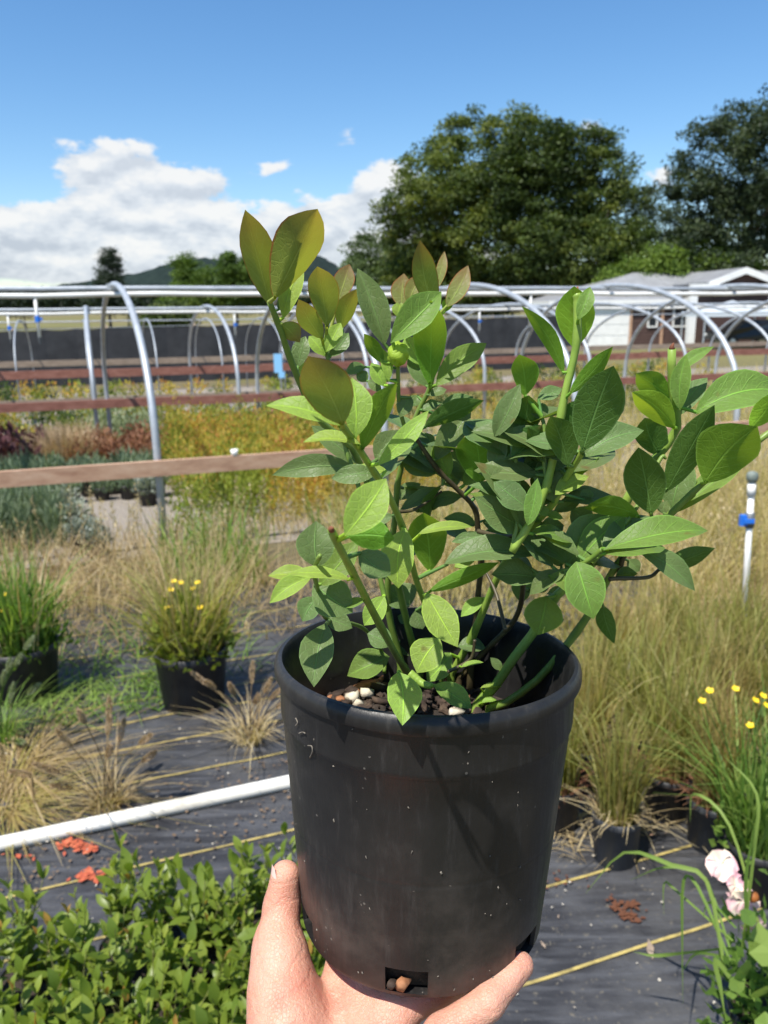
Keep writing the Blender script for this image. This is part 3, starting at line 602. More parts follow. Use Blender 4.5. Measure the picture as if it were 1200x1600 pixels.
bed('rose_plant', 'flowers', 'magenta flowering plant behind the golden block', 'magenta flowers', 'rose', grid(2.0, 3.0, 11.2, 11.8, .25, .25), 150, .13, .34, .05, .03, None, 1)
i_ = 0
for (mat, lab) in (('deep', 'dark green potted shrub in the middle hoop bed'), ('yellowgreen', 'yellow green potted plant in the middle hoop bed'), ('olive', 'olive grey potted plant in the middle hoop bed'), ('orange', 'orange flowering plant in the middle hoop bed'), ('gold', 'golden potted plant in the middle hoop bed')):
    sp_ = [p for p in grid(-3.6, 11.5, 10.95, 15.9, .40, .40) if True]; random.Random(i_).shuffle(sp_)
    bed('bed_plant', 'plant', lab, lab.split(' ')[0] + ' plants of the middle bed', mat, [q for q in sp_ if not (-.1 < q @ UD < 2.9 and q @ VD < 11.9)][:{'orange': 14, 'gold': 28, 'deep': 84}.get(mat, 44)], 170, .23, .40, .06, .032, None, 2); i_ += 1
for (mat, lab) in (('deep', 'dark green shrub in the far hoop bed'), ('yellowgreen', 'yellow green plant in the far hoop bed'), ('gold', 'golden plant in the far hoop bed')):
    sp_ = grid(-5, 16, 16.6, 20.4, .62, .55); random.Random(i_).shuffle(sp_); bed('bed_plant', 'plant', lab, lab.split(' ')[0] + ' plants of the far bed', mat, sp_[:26], 120, .26, .42, .08, .045, None, 2); i_ += 1

# ---------------------------------------------------------------- dry meadow and weeds (uncountable)
def field(n, u0, u1, v0, v1, h, width, lean=.3, droop=.35, thin=None):
    u_ = rng.uniform(u0, u1, n); v_ = rng.uniform(v0, v1, n)
    keep = np.array([mnoise.noise(Vector((a * 1.3, b * 1.3, 2.0))) > -.35 + (thin(a, b) if thin else 0) for a, b in zip(u_, v_)]); u_, v_ = u_[keep], v_[keep]; n = len(u_)
    base = UD * u_[:, None] + VD * v_[:, None]; base[:, 2] = [gz(y) for y in base[:, 1]]
    hh = h * rng.uniform(.45, 1.25, n) * (1 + .35 * np.array([mnoise.noise(Vector((a * 2.2, b * 2.2, 9.0))) for a, b in zip(u_, v_)]))
    V, Fq = blades(base, hh, rng.uniform(0, 6.28, n), np.abs(rng.normal(0, lean, n)), rng.normal(droop, .3, n), width * rng.uniform(.6, 1.4, n), 3)
    cl = np.array([mnoise.noise(Vector((a * 1.6, b * 1.6, 5.0))) for a, b in zip(u_, v_)])
    return V, Fq, np.repeat(np.clip(.5 + cl * .6 + rng.normal(0, .2, n), 0, 1), len(V) // n)
V, Fq, va = join([field(10500, 1.45, 5.6, 2.95, 5.55, .50, .0055), field(7000, 3.0, 11, 5.7, 10.4, .52, .008), field(4500, 4, 16, 10.8, 16, .5, .012)])
tag(mk('dry_meadow', V, Fq, GM['meadow'], var=va), 'tall dry yellowish grass growing around the potted grasses', 'grass', kind='stuff')
V, Fq, va = join([field(4600, -2.2, 2.4, 4.25, 5.5, .30, .005, .5, .6), field(900, -2.2, 1.6, 3.7, 4.3, .18, .005, .7, .8), field(900, -1.2, 2.6, 5.6, 6.1, .22, .006), field(2200, 2.2, 4.6, 2.75, 3.4, .34, .005, .5, .6), field(1200, 2.5, 5.6, 3.4, 5.5, .5, .005, .4, .5)])
tag(mk('dry_weeds', V, Fq, GM['straw'], var=va), 'brown dry weeds between the fabric and the cedar board', 'weeds', kind='stuff')
V, Fq, va = join([field(700, .3, 2.4, 4.5, 5.6, .42, .012, .25, .3), field(900, -2.2, .6, 3.35, 4.2, .10, .008, .9, .9), field(420, -.35, .3, 3.1, 3.5, .08, .008, .9, .9)])
tag(mk('green_weeds', V, Fq, GM['fresh'], var=va), 'fresh green weeds among the dry stalks beside the black pots', 'weeds', kind='stuff')
# feathery seed plumes over the weeds
pl = MB(); PV = []; PD = []
for k in range(520):
    u_, v_ = random.uniform(-1.8, 5.2), random.uniform(2.9, 5.4)
    if u_ < 1.6 and v_ < 4.2: continue
    p = UV(u_, v_, 0); h = random.uniform(.38, .62); tl_ = p + [random.uniform(-.08, .08), random.uniform(-.08, .08), h]; pl.tube([p, (p + tl_) / 2 + [random.uniform(-.02, .02), 0, 0], tl_], [.0022, .0018, .001], 4, False, random.random())
    m_ = 26; tt = rng.uniform(.72, 1.03, m_); c_ = p + (tl_ - p) * tt[:, None] + rng.normal(0, .008, (m_, 3)); PV.append(c_); PD.append(rdir(m_) + [0, 0, 1.2])
PV = np.concatenate(PV); PD = np.concatenate(PD); V, Fq = leafquads(PV, PD, rdir(len(PV)), rng.uniform(.012, .03, len(PV)), rng.uniform(.004, .009, len(PV)))
tag(mk('seed_plumes', V, Fq, GM['straw'], var=np.repeat(rng.uniform(0.3, 1, len(PV)), 4)), 'pale feathery seed plumes above the dry grass', 'grass', kind='stuff')
tag(pl.build('seed_stalks', GM['straw'], var=True), 'thin dry stalks carrying the seed plumes', 'grass', kind='stuff')

# ---------------------------------------------------------------- potted grasses on the right
def flower(parent, c, r_, mat='yellow', n=5, name='flower'):
    m_ = MB(); up_ = np.array([random.uniform(-.4, .4), -.4, 1.0]); up_ /= np.linalg.norm(up_); x_ = np.cross(up_, [1, 0, 0.2]); x_ /= np.linalg.norm(x_); y_ = np.cross(up_, x_)
    for k in range(n):
        a = 6.283 * k / n; d = x_ * math.cos(a) + y_ * math.sin(a); s = np.cross(up_, d); V = [c, c + d * r_ * .55 + s * r_ * .5 + up_ * r_ * .18, c + d * r_ + up_ * r_ * .42, c + d * r_ * .55 - s * r_ * .5 + up_ * r_ * .18]; m_.add(V, [(0, 1, 2, 3)])
    return m_.build(name, M[mat], parent)
def potted_grass(p, label, mat, base_mat, h, n, r=.072, ph=.165, pm='potgrey', group='potted grasses on the fabric'):
    e_ = thing('potted_grass', p, label, 'potted grass', group, random.uniform(0, 6)); potmesh(r, ph, mat=pm, parent=e_)
    V, Fq, va = tuft(n, r * .75, h, .005, .10, .13); mk('blades', V + [0, 0, ph * .88], Fq, GM[mat], e_, var=va)
    V, Fq, va = tuft(int(n * .3), r * .8, h * .27, .005, .6, .7, .5); mk('dead_blades', V + [0, 0, ph * .9], Fq, GM[base_mat], e_, var=va); return e_
potted_grass(G(960, 1345), 'olive tussock in a faded grey pot standing alone in front', 'olive', 'straw', .34, 260)
potted_grass(G(1040, 1272), 'green tussock with rusty red base leaves in a black pot', 'olive', 'rust', .42, 300, .08, .16, 'potblack')
potted_grass(G(1112, 1322), 'wispy grey green tussock with brown crown beside the buttercups', 'meadow', 'rust', .36, 300, .085, .17)
potted_grass(G(868, 1292), 'grass pot half hidden behind the held pot', 'olive', 'rust', .36, 220, .075, .16, 'potblack')
for k, q in enumerate([(915, 1228), (985, 1205), (1075, 1205), (1130, 1215), (1195, 1225), (930, 1165), (1010, 1140), (1090, 1140), (1170, 1145), (950, 1110), (1050, 1090), (1150, 1095)]):
    potted_grass(G(*q), 'potted grass standing back among the dry meadow', 'olive' if k % 3 else 'meadow', 'straw', .40, 200, .075, .16, 'potblack', 'back rows of potted grasses')
# straw lying between the pots
V, Fq, va = field(170, 1.15, 1.75, 1.74, 1.92, .05, .004, 1.8, 1.3); tag(mk('fallen_straw', V + [0, 0, .012], Fq, GM['straw'], var=va), 'brown straw lying on the fabric between the grass pots', 'straw', kind='stuff')

# ---------------------------------------------------------------- buttercups and the pink flowered pot in the near right corner
p = G(1178, 1395); e = thing('buttercup_plant', p, 'fresh green grassy buttercup plant in a black pot', 'potted plant'); potmesh(.09, .17, parent=e)
V, Fq, va = tuft(250, .08, .38, .006, .26, .3); mk('blades', V + [0, 0, .15], Fq, GM['fresh'], e, var=va)
V, Fq, va = mound(260, .14, .24, .035, .022, .3, .3, .14); mk('foliage', V, Fq, GM['fresh'], e, var=va)
for (px, py) in ((1097, 1096), (1109, 1080), (1149, 1077), (1180, 1095), (1192, 1088), (1197, 1103), (1172, 1134)):
    q = at(px, py, p[1] + random.uniform(-.05, .12)); s = MB(); b0 = p + [random.uniform(-.05, .05), random.uniform(-.05, .05), .16]; s.tube(curve([b0 - p, (b0 + q) / 2 - p + [0, 0, .05], q - p], 6), .0013, 4); st_ = s.build('flower_stalk', GM['fresh'], e)
    flower(st_, q - p, .0115)
p = G(1205, 1700); e = thing('pansy_pot', p, 'black pot of leafy pansies with faded pink flowers and trailing grass', 'potted plant'); potmesh(.10, .20, parent=e, mat='potblack')
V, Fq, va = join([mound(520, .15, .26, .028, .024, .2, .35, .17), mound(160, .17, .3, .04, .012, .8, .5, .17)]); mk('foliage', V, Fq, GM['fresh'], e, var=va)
M['petal'] = nmat('faded_pink_petal', [(0.32, (0.45, 0.17, 0.26)), (0.5, (0.66, 0.40, 0.42)), (0.62, (0.78, 0.68, 0.52))], 22, 0.7, 4)
def ruffle(c, r_, tilt, seed):
    r2 = random.Random(seed); up_ = np.array(tilt, float); up_ /= np.linalg.norm(up_); x_ = np.cross(up_, [0, 0, 1.0]); x_ /= np.linalg.norm(x_); y_ = np.cross(up_, x_)
    fl = thing_part = bpy.data.objects.new('flower', None); link(fl, e)
    for k in range(5):
        a0 = 6.283 * k / 5 + r2.uniform(-.2, .2); V = []; nn = 6
        for j in range(nn):
            for i in range(nn):
                t = 2 * i / (nn - 1) - 1; q = j / (nn - 1); rad = r_ * q * r2.uniform(.93, 1.07); an = a0 + t * 1.0 * (.45 + .55 * q)
                V.append(c + (x_ * math.cos(an) + y_ * math.sin(an)) * rad + up_ * (r_ * (.35 * q - .5 * q * q * (k % 2) + .16 * math.sin(5 * t + 2 * k) * q)))
        mk('petal', V, [(j * nn + i, j * nn + i + 1, (j + 1) * nn + i + 1, (j + 1) * nn + i) for j in range(nn - 1) for i in range(nn - 1)], M['petal'], fl, True)
for k, (px, py, Y, r_, tl) in enumerate([(1128, 1352, 1.36, .029, (-.5, -.7, .5)), (1150, 1385, 1.33, .024, (.2, -.8, .6)), (1160, 1408, 1.31, .030, (-.2, -1, .1)), (1176, 1445, 1.30, .022, (.1, -1, -.2))]): ruffle(at(px, py, Y) - p, r_, tl, k)
MB().lathe([(0, .01), (.008, .008), (.011, 0), (.006, -.008), (0, -.01)], 10, at(1177, 1402, 1.28) - p).build('seed_pod', GM['orange'], e, True)
for k, (px, py, tx, ty, w_) in enumerate([(1185, 1440, 1195, 1510, 50), (1180, 1560, 1200, 1540, 40), (1195, 1580, 1205, 1625, 50), (1180, 1425, 1160, 1440, 30), (1150, 1540, 1170, 1500, 26), (1165, 1530, 1140, 1545, 26)]):
    Pb = at(px, py, 1.24); Pt = at(tx, ty, 1.20); a_ = Pt - Pb; L_ = np.linalg.norm(a_); a_ /= L_; W_ = w_ * 1.3 / F; N_ = np.array([0, -.6, .8]); wd_ = np.cross(a_, N_); wd_ /= np.linalg.norm(wd_)
    V = [Pb, Pb + a_ * L_ * .35 + wd_ * W_ * .45, Pb + a_ * L_ * .7 + wd_ * W_ * .5, Pt + wd_ * W_ * .1, Pt - wd_ * W_ * .1, Pb + a_ * L_ * .7 - wd_ * W_ * .5, Pb + a_ * L_ * .35 - wd_ * W_ * .45, Pb + a_ * L_ * .5 - N_ * .004]
    mk('leaf', np.array(V) - p, [(0, 1, 7, 6), (1, 2, 5, 7), (1, 2, 7), (2, 3, 4, 5), (7, 5, 6)], GM['fresh'], e, var=[.75] * 8)
def longblade(pts, w_, name='grass_blade'):
    P = curve([at(*q) - p for q in pts], 14); V = []; n_ = len(P)
    for i, c_ in enumerate(P):
        t = i / (n_ - 1); T_ = P[min(i + 1, n_ - 1)] - P[max(i - 1, 0)]; T_ /= np.linalg.norm(T_) + 1e-9; s = np.cross(T_, [0.1, -.9, .45]); s /= np.linalg.norm(s) + 1e-9; ww = w_ * (.35 + .65 * math.sin(math.pi * min(1, .25 + t * .6))) * (1 - max(0, t - .6) / .4 * .9)
        V += [c_ - s * ww / 2, c_ + np.array([0, 0.0006, -.001]), c_ + s * ww / 2]
    mk(name, V, [(3 * i + k, 3 * i + k + 1, 3 * i + 4 + k, 3 * i + 3 + k) for i in range(n_ - 1) for k in (0, 1)], GM['fresh'], e, True, var=[.7] * len(V))
for pts, w_ in (([(1130, 1500, 1.30), (1104, 1376, 1.38), (1050, 1352, 1.42), (975, 1332, 1.5), (915, 1396, 1.52)], .009), ([(1140, 1480, 1.3), (1100, 1372, 1.42), (1040, 1355, 1.45), (985, 1375, 1.5)], .006), ([(1140, 1500, 1.3), (1090, 1385, 1.40), (1068, 1376, 1.42), (1066, 1470, 1.40), (1067, 1568, 1.38)], .007),
                ([(1150, 1540, 1.28), (1118, 1500, 1.30), (1126, 1545, 1.28), (1134, 1596, 1.26)], .010), ([(1150, 1480, 1.3), (1060, 1490, 1.42), (1020, 1493, 1.45), (990, 1487, 1.46)], .008), ([(1150, 1450, 1.3), (1110, 1410, 1.38), (1098, 1435, 1.38)], .005), ([(1150, 1500, 1.3), (1090, 1490, 1.36), (1066, 1518, 1.38)], .006),
                ([(1145, 1470, 1.3), (1060, 1395, 1.46), (1038, 1380, 1.47), (1037, 1430, 1.46)], .005), ([(1160, 1480, 1.26), (1178, 1330, 1.26), (1182, 1240, 1.28), (1130, 1180, 1.34)], .007), ([(1170, 1460, 1.26), (1165, 1380, 1.25), (1180, 1280, 1.24)], .008), ([(1190, 1460, 1.28), (1140, 1290, 1.36), (1085, 1240, 1.44), (1078, 1285, 1.45)], .006)): longblade(pts, w_)

# ---------------------------------------------------------------- two big pots and the dry seed heads on the left
def big_pot(p, label, r, h, parts, flowers):
    e_ = thing('planted_tub', p, label, 'potted plant', 'black tubs on the fabric'); potmesh(r, h, parent=e_)
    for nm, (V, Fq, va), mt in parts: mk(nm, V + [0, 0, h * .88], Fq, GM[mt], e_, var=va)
    for (px, py) in flowers:
        q = at(px, py, p[1] + random.uniform(-.08, .1)); st_ = MB().tube([np.array([random.uniform(-.06, .06), 0, h]), q - p], .0025, 4).build('flower_stalk', GM['fresh'], e_); flower(st_, q - p, .013, n=7)
    return e_
big_pot(G(42, 1088), 'black tub of feathery green herbs', .155, .25, [('foliage', mound(1500, .21, .30, .05, .012, 1.0, .3), 'fresh'), ('blades', tuft(200, .12, .42, .008, .25, .2), 'fresh'), ('dead_blades', tuft(60, .12, .5, .006, .3, .3), 'straw')], [(8, 930), (27, 950), (6, 955)])
big_pot(G(304, 1100), 'black tub of yellow flowered weeds', .150, .26, [('foliage', mound(900, .19, .24, .045, .022, .6, .3), 'yellowgreen'), ('blades', tuft(260, .12, .42, .007, .3, .3), 'olive'), ('dead_blades', tuft(70, .12, .5, .006, .3, .3), 'straw')], [(272, 909), (283, 911), (309, 911), (302, 920), (267, 922), (265, 950), (257, 951), (277, 960), (243, 967), (313, 950)])
M['seedhead'] = nmat('dry_seed_head', [(0.3, (0.30, 0.19, 0.09)), (0.7, (0.52, 0.36, 0.19))], 120, 0.9, 4)
def seed_clump(p, label, heads, n, mat, h, Yv, green=False):
    e_ = thing('seed_grass', p, label, 'grass', 'bristly seed grasses on the fabric'); V, Fq, va = tuft(n, .05, h, .004, .55, .7, .5); mk('blades', V, Fq, GM[mat], e_, var=va)
    for (px, py) in heads:
        q = at(px, py, p[1] + random.uniform(-.12, .10)); d = q - p; b0 = np.array([random.uniform(-.025, .025), random.uniform(-.025, .025), 0]); mid = (b0 + d) / 2 + [-d[0] * .12, 0, d[2] * .12]
        C = curve([b0, mid, d], 8); st_ = MB().tube(C, .0016, 5).build('stalk', GM[mat], e_, True); ax = C[-1] - C[-3]; ax /= np.linalg.norm(ax); L_ = random.uniform(.06, .09); N_ = 320
        t = rng.uniform(0, 1, N_); rad = .0125 * np.sin(np.pi * np.clip(t * .9 + .08, 0, 1)) ** .6; dd = rdir(N_); dd -= ax * (dd @ ax)[:, None]; dd /= np.linalg.norm(dd, axis=1)[:, None]
        P_ = d + ax * (t * L_)[:, None] + dd * rad[:, None] * .7; V, Fq = leafquads(P_, dd + ax * .9, rdir(N_), rng.uniform(.008, .016, N_), rng.uniform(.002, .004, N_))
        mk('seed_head', V, Fq, GM['tanb' if not green else 'palegreen'], st_, var=np.repeat(rng.uniform(0, 1, N_), 4))
seed_clump(G(392, 1160), 'upright straw coloured seed grass beside the yellow flowered tub', [(325, 1070), (337, 1076), (367, 1086), (393, 1068), (413, 1082), (422, 1092), (434, 1064), (443, 1092), (432, 1106), (398, 1100)], 120, 'straw', .17, 0)
seed_clump(G(168, 1262), 'sprawling straw coloured seed grass next to the white pipe', [(133, 1130), (112, 1167), (170, 1128), (168, 1148), (186, 1160), (218, 1162), (222, 1190), (92, 1207), (50, 1212), (168, 1182), (113, 1232)], 130, 'straw', .15, 0)
seed_clump(G(2, 1160), 'green seed grass in front of the herb tub', [(38, 1015), (23, 1040), (11, 1052), (4, 1072), (43, 1085), (24, 1158), (15, 1100)], 150, 'fresh', .2, 0, True)
for (px, py, lab) in ((25, 1200, 'pale flattened straw tuft behind the sprawling seed grass'), (10, 1262, 'greenish flattened straw tuft touching the white pipe')):
    V, Fq, va = tuft(260, .07, .15, .0045, 1.3, 1.2, .4); q = G(px, py); e_ = thing('straw_tuft', q, lab, 'grass', 'flattened straw tufts'); mk('blades', V * [1.1, 1.1, .28] + [0, 0, .012], Fq, GM['straw' if py < 1230 else 'meadow'], e_, var=va)

# white irrigation pipe on the ground
uu = np.linspace(-3.2, 3.2, 40); P = [UV(u, 2.385 + .004 * math.sin(u * 2), .030) for u in uu]; o = MB().tube(np.array(P) - P[0], .0235, 12).build('ground_pipe', M['pvcold'], loc=P[0], smooth=True); tag(o, 'white plastic pipe lying along the black fabric', 'pipe')
MB().tube(np.array([UV(-.93, 2.387, .030), UV(-.80, 2.387, .030)]) - P[0], .0275, 14).build('coupling', M['pvcold'], o, True)

# riser with blue valve
b = G(1160, 1000); t_ = at(1175, 752, b[1]); e = thing('riser_pipe', b, 'upright white sprinkler riser with blue valve in the dry grass', 'sprinkler'); ax = t_ - b
MB().tube([np.zeros(3) - ax * .03, ax], .0145, 10).build('pipe', M['pvc'], e, True)
v0 = ax * .765; vl = MB().tube([v0 - ax * .045, v0 + ax * .045], .021, 10).build('valve', M['grey'], e, True); MB().box((-.046, -.012, -.026), (-.014, .012, .026), (np.eye(3), v0)).box((-.036, -.026, -.010), (.012, -.018, .010), (np.eye(3), v0)).build('handle', M['blue'], vl)
MB().tube([ax * .91, ax * .985], .019, 10).build('coupling', M['pvc'], e, True)
M['head'] = nmat('grey_green_sprinkler', [(0.3, (0.10, 0.13, 0.11)), (0.7, (0.22, 0.25, 0.22))], 40, 0.6)
MB().lathe([(0, -.02), (.02, -.02), (.026, -.005), (.027, .012), (.022, .026), (.008, .032), (0, .032)], 16, ax * 1.02).build('sprinkler_head', M['head'], e, True)

# ---------------------------------------------------------------- block of blueberry seedlings below the white pipe
SM = {'a': fmat('seedling_leaf', [(0, (0.08, 0.14, 0.02)), (.5, (0.17, 0.235, 0.032)), (1, (0.28, 0.33, 0.055))], .42, .40, spec=.4), 'b': fmat('seedling_leaf_light', [(0, (0.15, 0.22, 0.03)), (1, (0.30, 0.34, 0.05))], .4, .42, spec=.4), 'c': fmat('seedling_leaf_red', [(0, (0.28, 0.12, 0.03)), (1, (0.36, 0.24, 0.05))], .4, .45)}
def small_leaf(L, W, curl, fold, mat):
    ss = [(0, .06), (.15, .55), (.38, .95), (.6, .95), (.82, .55), (1, .02)]; V = []
    for s, f_ in ss:
        for t in (-1, 0, 1): V.append((L * s, W / 2 * f_ * t, curl * L * 4 * s * (1 - s) + fold * abs(t) * W / 2 * f_))
    me = bpy.data.meshes.new('leaf'); me.from_pydata(V, [], [(3 * j + i, 3 * j + i + 1, 3 * j + 4 + i, 3 * j + 3 + i) for j in range(5) for i in (0, 1)]); me.polygons.foreach_set('use_smooth', [True] * 10)
    a = me.attributes.new('var', 'FLOAT', 'POINT'); a.data.foreach_set('value', [.5] * len(V)); me.materials.append(mat); return me
LMs = [small_leaf(.044, .019, .08, .25, SM['a']), small_leaf(.050, .021, -.05, .2, SM['a']), small_leaf(.038, .018, .10, .4, SM['a']), small_leaf(.046, .018, .03, .15, SM['a']), small_leaf(.034, .014, .05, .35, SM['b']), small_leaf(.030, .011, .05, .4, SM['c'])]
line = [(-200, 1410), (0, 1402), (140, 1390), (190, 1345), (300, 1330), (335, 1290), (470, 1275), (520, 1275)]
M['twig'] = nmat('seedling_twig', [(0.3, (0.10, 0.09, 0.03)), (0.7, (0.18, 0.20, 0.06))], 60, .7)
sr = random.Random(3); spots = []
for i, v in enumerate(np.arange(1.02, 2.2, .105)):
    for u in np.arange(-.85 + (.058 if i % 2 else 0), .64, .117):
        p = UV(u + sr.uniform(-.025, .025), v + sr.uniform(-.025, .025), .008); tp = proj(p + [0, 0, .28])
        if tp[1] > np.interp(tp[0], [q[0] for q in line], [q[1] for q in line]) and -70 < tp[0] < 520 and tp[1] < 1730: spots.append(p)
for si, p in enumerate(spots):
    e = thing('blueberry_seedling', p, 'leafy green blueberry seedling in the crowded block below the white pipe', 'seedling', 'block of blueberry seedlings'); potmesh(.05, .09, parent=e, mat='potblack')
    tw_ = MB(); H_ = sr.uniform(.25, .34); nl = 0
    for k in range(8):
        a = sr.uniform(0, 6.28); r_ = sr.uniform(.015, .10); top = np.array([r_ * math.cos(a), r_ * math.sin(a), H_ * sr.uniform(.72, 1.08)]); C = curve([(0.01 * math.cos(a), .01 * math.sin(a), .08), (top[0] * .45, top[1] * .45, (.08 + top[2]) * .52), top], 8); tw_.tube(C, np.linspace(.0018, .0008, len(C)), 4, False)
        m_ = 10
        for j in range(m_):
            t = .22 + .78 * (j + .5) / m_; q = C[min(len(C) - 1, int(t * (len(C) - 1)))]; an = j * 2.4 + k; el_ = R(sr.uniform(5, 55)) if j < m_ - 2 else R(sr.uniform(45, 85))
            d = Vector((math.cos(an) * math.cos(el_), math.sin(an) * math.cos(el_), math.sin(el_))); me = LMs[sr.choices([0, 1, 2, 3, 4, 5], [5, 5, 4, 5, 7 if j > m_ - 4 else 1.0, 2.2 if j > m_ - 3 else .25])[0]]
            o = bpy.data.objects.new('leaf', me); COL.objects.link(o); o.parent = e; o.location = Vector(q); yv = Vector((0, 0, 1)).cross(d); yv.normalize(); zv = d.cross(yv); Mr = Matrix((d, yv, zv)).transposed() @ Matrix.Rotation(sr.uniform(-.5, .5), 3, 'X'); o.rotation_euler = Mr.to_euler(); s = sr.uniform(.6, 1.35); o.scale = (s, s, s); nl += 1
    tw_.build('twigs', M['twig'], e, True)

# ---------------------------------------------------------------- litter on the fabric
M['redleaf'] = nmat('red_petals', [(0.3, (0.24, 0.04, 0.02)), (0.55, (0.44, 0.10, 0.045)), (0.75, (0.55, 0.2, 0.1))], 60, .7)
def litter(name, label, mat, spots, smin, smax):
    m_ = MB()
    for (p, n, sp_) in spots:
        for k in range(n):
            q = p + [sr.gauss(0, sp_), sr.gauss(0, sp_ * .6), .016 + sr.uniform(0, .006)]; s = sr.uniform(smin, smax); V, Fc = chip2(s, s * sr.uniform(.35, .8), sr); m_.add(V + q, Fc)
    tag(m_.build(name, mat), label, 'litter', kind='stuff')
def chip2(L, W, r_):
    a = r_.uniform(0, 6.28); c_, s_ = math.cos(a), math.sin(a); V = [(-L, r_.uniform(-.3, .3) * W, r_.uniform(0, .3) * W), (r_.uniform(-.4, .4) * L, W, .3 * W), (L, r_.uniform(-.3, .3) * W, .25 * W), (r_.uniform(-.4, .4) * L, -W, .25 * W), (0, 0, .12 * W)]; V = [(x * c_ - y * s_, x * s_ + y * c_, z) for x, y, z in V]
    return np.array(V), [(0, 4, 1), (1, 4, 2), (2, 4, 3), (3, 4, 0), (0, 1, 2, 3)]
litter('red_petals', 'fallen red petals on the black fabric by the white pipe', M['redleaf'], [(G(112, 1326), 34, .022), (G(132, 1334), 26, .02), (G(140, 1376), 34, .024), (G(38, 1344), 5, .02), (G(770, 1596), 3, .02)], .006, .017)
litter('brown_plant_remains', 'reddish brown remains of a dried weed on the fabric', GM['rust'], [(G(972, 1424), 46, .022), (G(982, 1440), 34, .016), (G(880, 1385), 14, .04)], .004, .012)
bits = [(UV(sr.uniform(-1.2, 2.2), sr.uniform(1.0, 3.4)), 1, .01) for _ in range(520)]
litter('pale_crumbs', 'pale bark crumbs and perlite scattered over the fabric', M['perlite0'] if 'perlite0' in M else nmat('pale_crumb', [(0.3, (0.30, 0.26, 0.20)), (0.7, (0.62, 0.58, 0.50))], 30, .9), bits, .0025, .0065)
bits = [(UV(sr.uniform(-1.4, 1.4), v0_ + sr.gauss(0, .05)), 3, .04) for v0_ in (2.30, 2.47, 2.5, 3.05, 3.3, 2.2) for _ in range(70)]
litter('brown_crumbs', 'brown leaf crumbs along the pipe and seams', nmat('brown_crumb', [(0.3, (0.07, 0.045, 0.03)), (0.7, (0.22, 0.15, 0.09))], 30, .9), bits, .003, .010)
for (px, py, L_, rz_) in ((1015, 1492, .035, .5), (848, 1484, .014, -.6), (1018, 1312, .014, 0), (1040, 1308, .010, .6), (872, 1440, .008, 0)):
    q = G(px, py); V, Fc = chip2(L_, L_ * .3, sr); tag(mk('wood_chip', V, Fc, M['board_grey'] if px != 1018 else M['board_new'], loc=q + [0, 0, .016]), 'pale wood chip lying on the black fabric', 'wood chip', 'wood chips on the fabric')

# ================================================================ THE POTTED BLUEBERRY IN THE HAND
RIM = CAM + ray(667, 1021) * 0.437            # centre of the rim: a 16.5 cm pot spans 470 pixels
PH = 0.158
TILT = Matrix.Rotation(R(1.6), 3, 'Y') @ Matrix.Rotation(R(-3.6), 3, 'X')
TL = np.array(TILT)
def pot_w(p): return np.asarray(p, float) @ TL.T + RIM       # pot space (rim centre, z up) to world
BASE = pot_w((0, 0, -PH))
e = thing('potted_blueberry', BASE, 'blueberry bush in a black nursery pot held up by a bare hand', 'potted plant'); BLUE = e

def plastic_mat():
    mt, t, b = pmat('dusty_black_plastic', (0.02, 0.02, 0.022), 0.38, 0, 0.34); c = t.n('ShaderNodeTexCoord').outputs['Object']
    f = t.noise(c, 22, 8, 0.65); mp = t.n('ShaderNodeMapping', i_Scale=(60, 60, 9)); t.l(c, mp.inputs[0]); f2 = t.noise(mp.outputs[0], 3, 8, 0.7)
    vo = t.n('ShaderNodeTexVoronoi', i_Scale=230.0, i_Randomness=1.0); t.l(c, vo.inputs[0]); f3 = t.noise(c, 90, 3, 0.5)
    col = t.ramp(f, [(0.3, (0.011, 0.0105, 0.0107)), (0.55, (0.018, 0.0173, 0.0170)), (0.75, (0.036, 0.033, 0.031))])
    col = t.mix(t.math('MULTIPLY', t.smooth(f2, 0.52, 0.75), 0.5), col, (0.052, 0.049, 0.046))
    speck = t.math('MULTIPLY', t.math('LESS_THAN', vo.outputs['Distance'], 0.16), t.math('GREATER_THAN', f3, 0.64))
    sp = t.n('ShaderNodeSeparateXYZ'); t.l(c, sp.inputs[0])
    dirt = t.math('MULTIPLY', t.smooth(sp.outputs[2], 0.10, 0.0), t.smooth(f, 0.42, 0.66))
    col = t.mix(t.math('MULTIPLY', dirt, 0.55), col, (0.085, 0.066, 0.055)); col = t.mix(t.math('MULTIPLY', speck, 0.45), col, (0.22, 0.20, 0.17))
    t.l(col, b.inputs['Base Color']); t.l(t.ramp(f2, [(0.3, (0.30,) * 3), (0.7, (0.52,) * 3)]), b.inputs['Roughness'])
    bump(t, b, t.math('ADD', f2, t.math('MULTIPLY', speck, 0.6)), 0.22, 0.0012); return mt
M['plastic'] = plastic_mat()
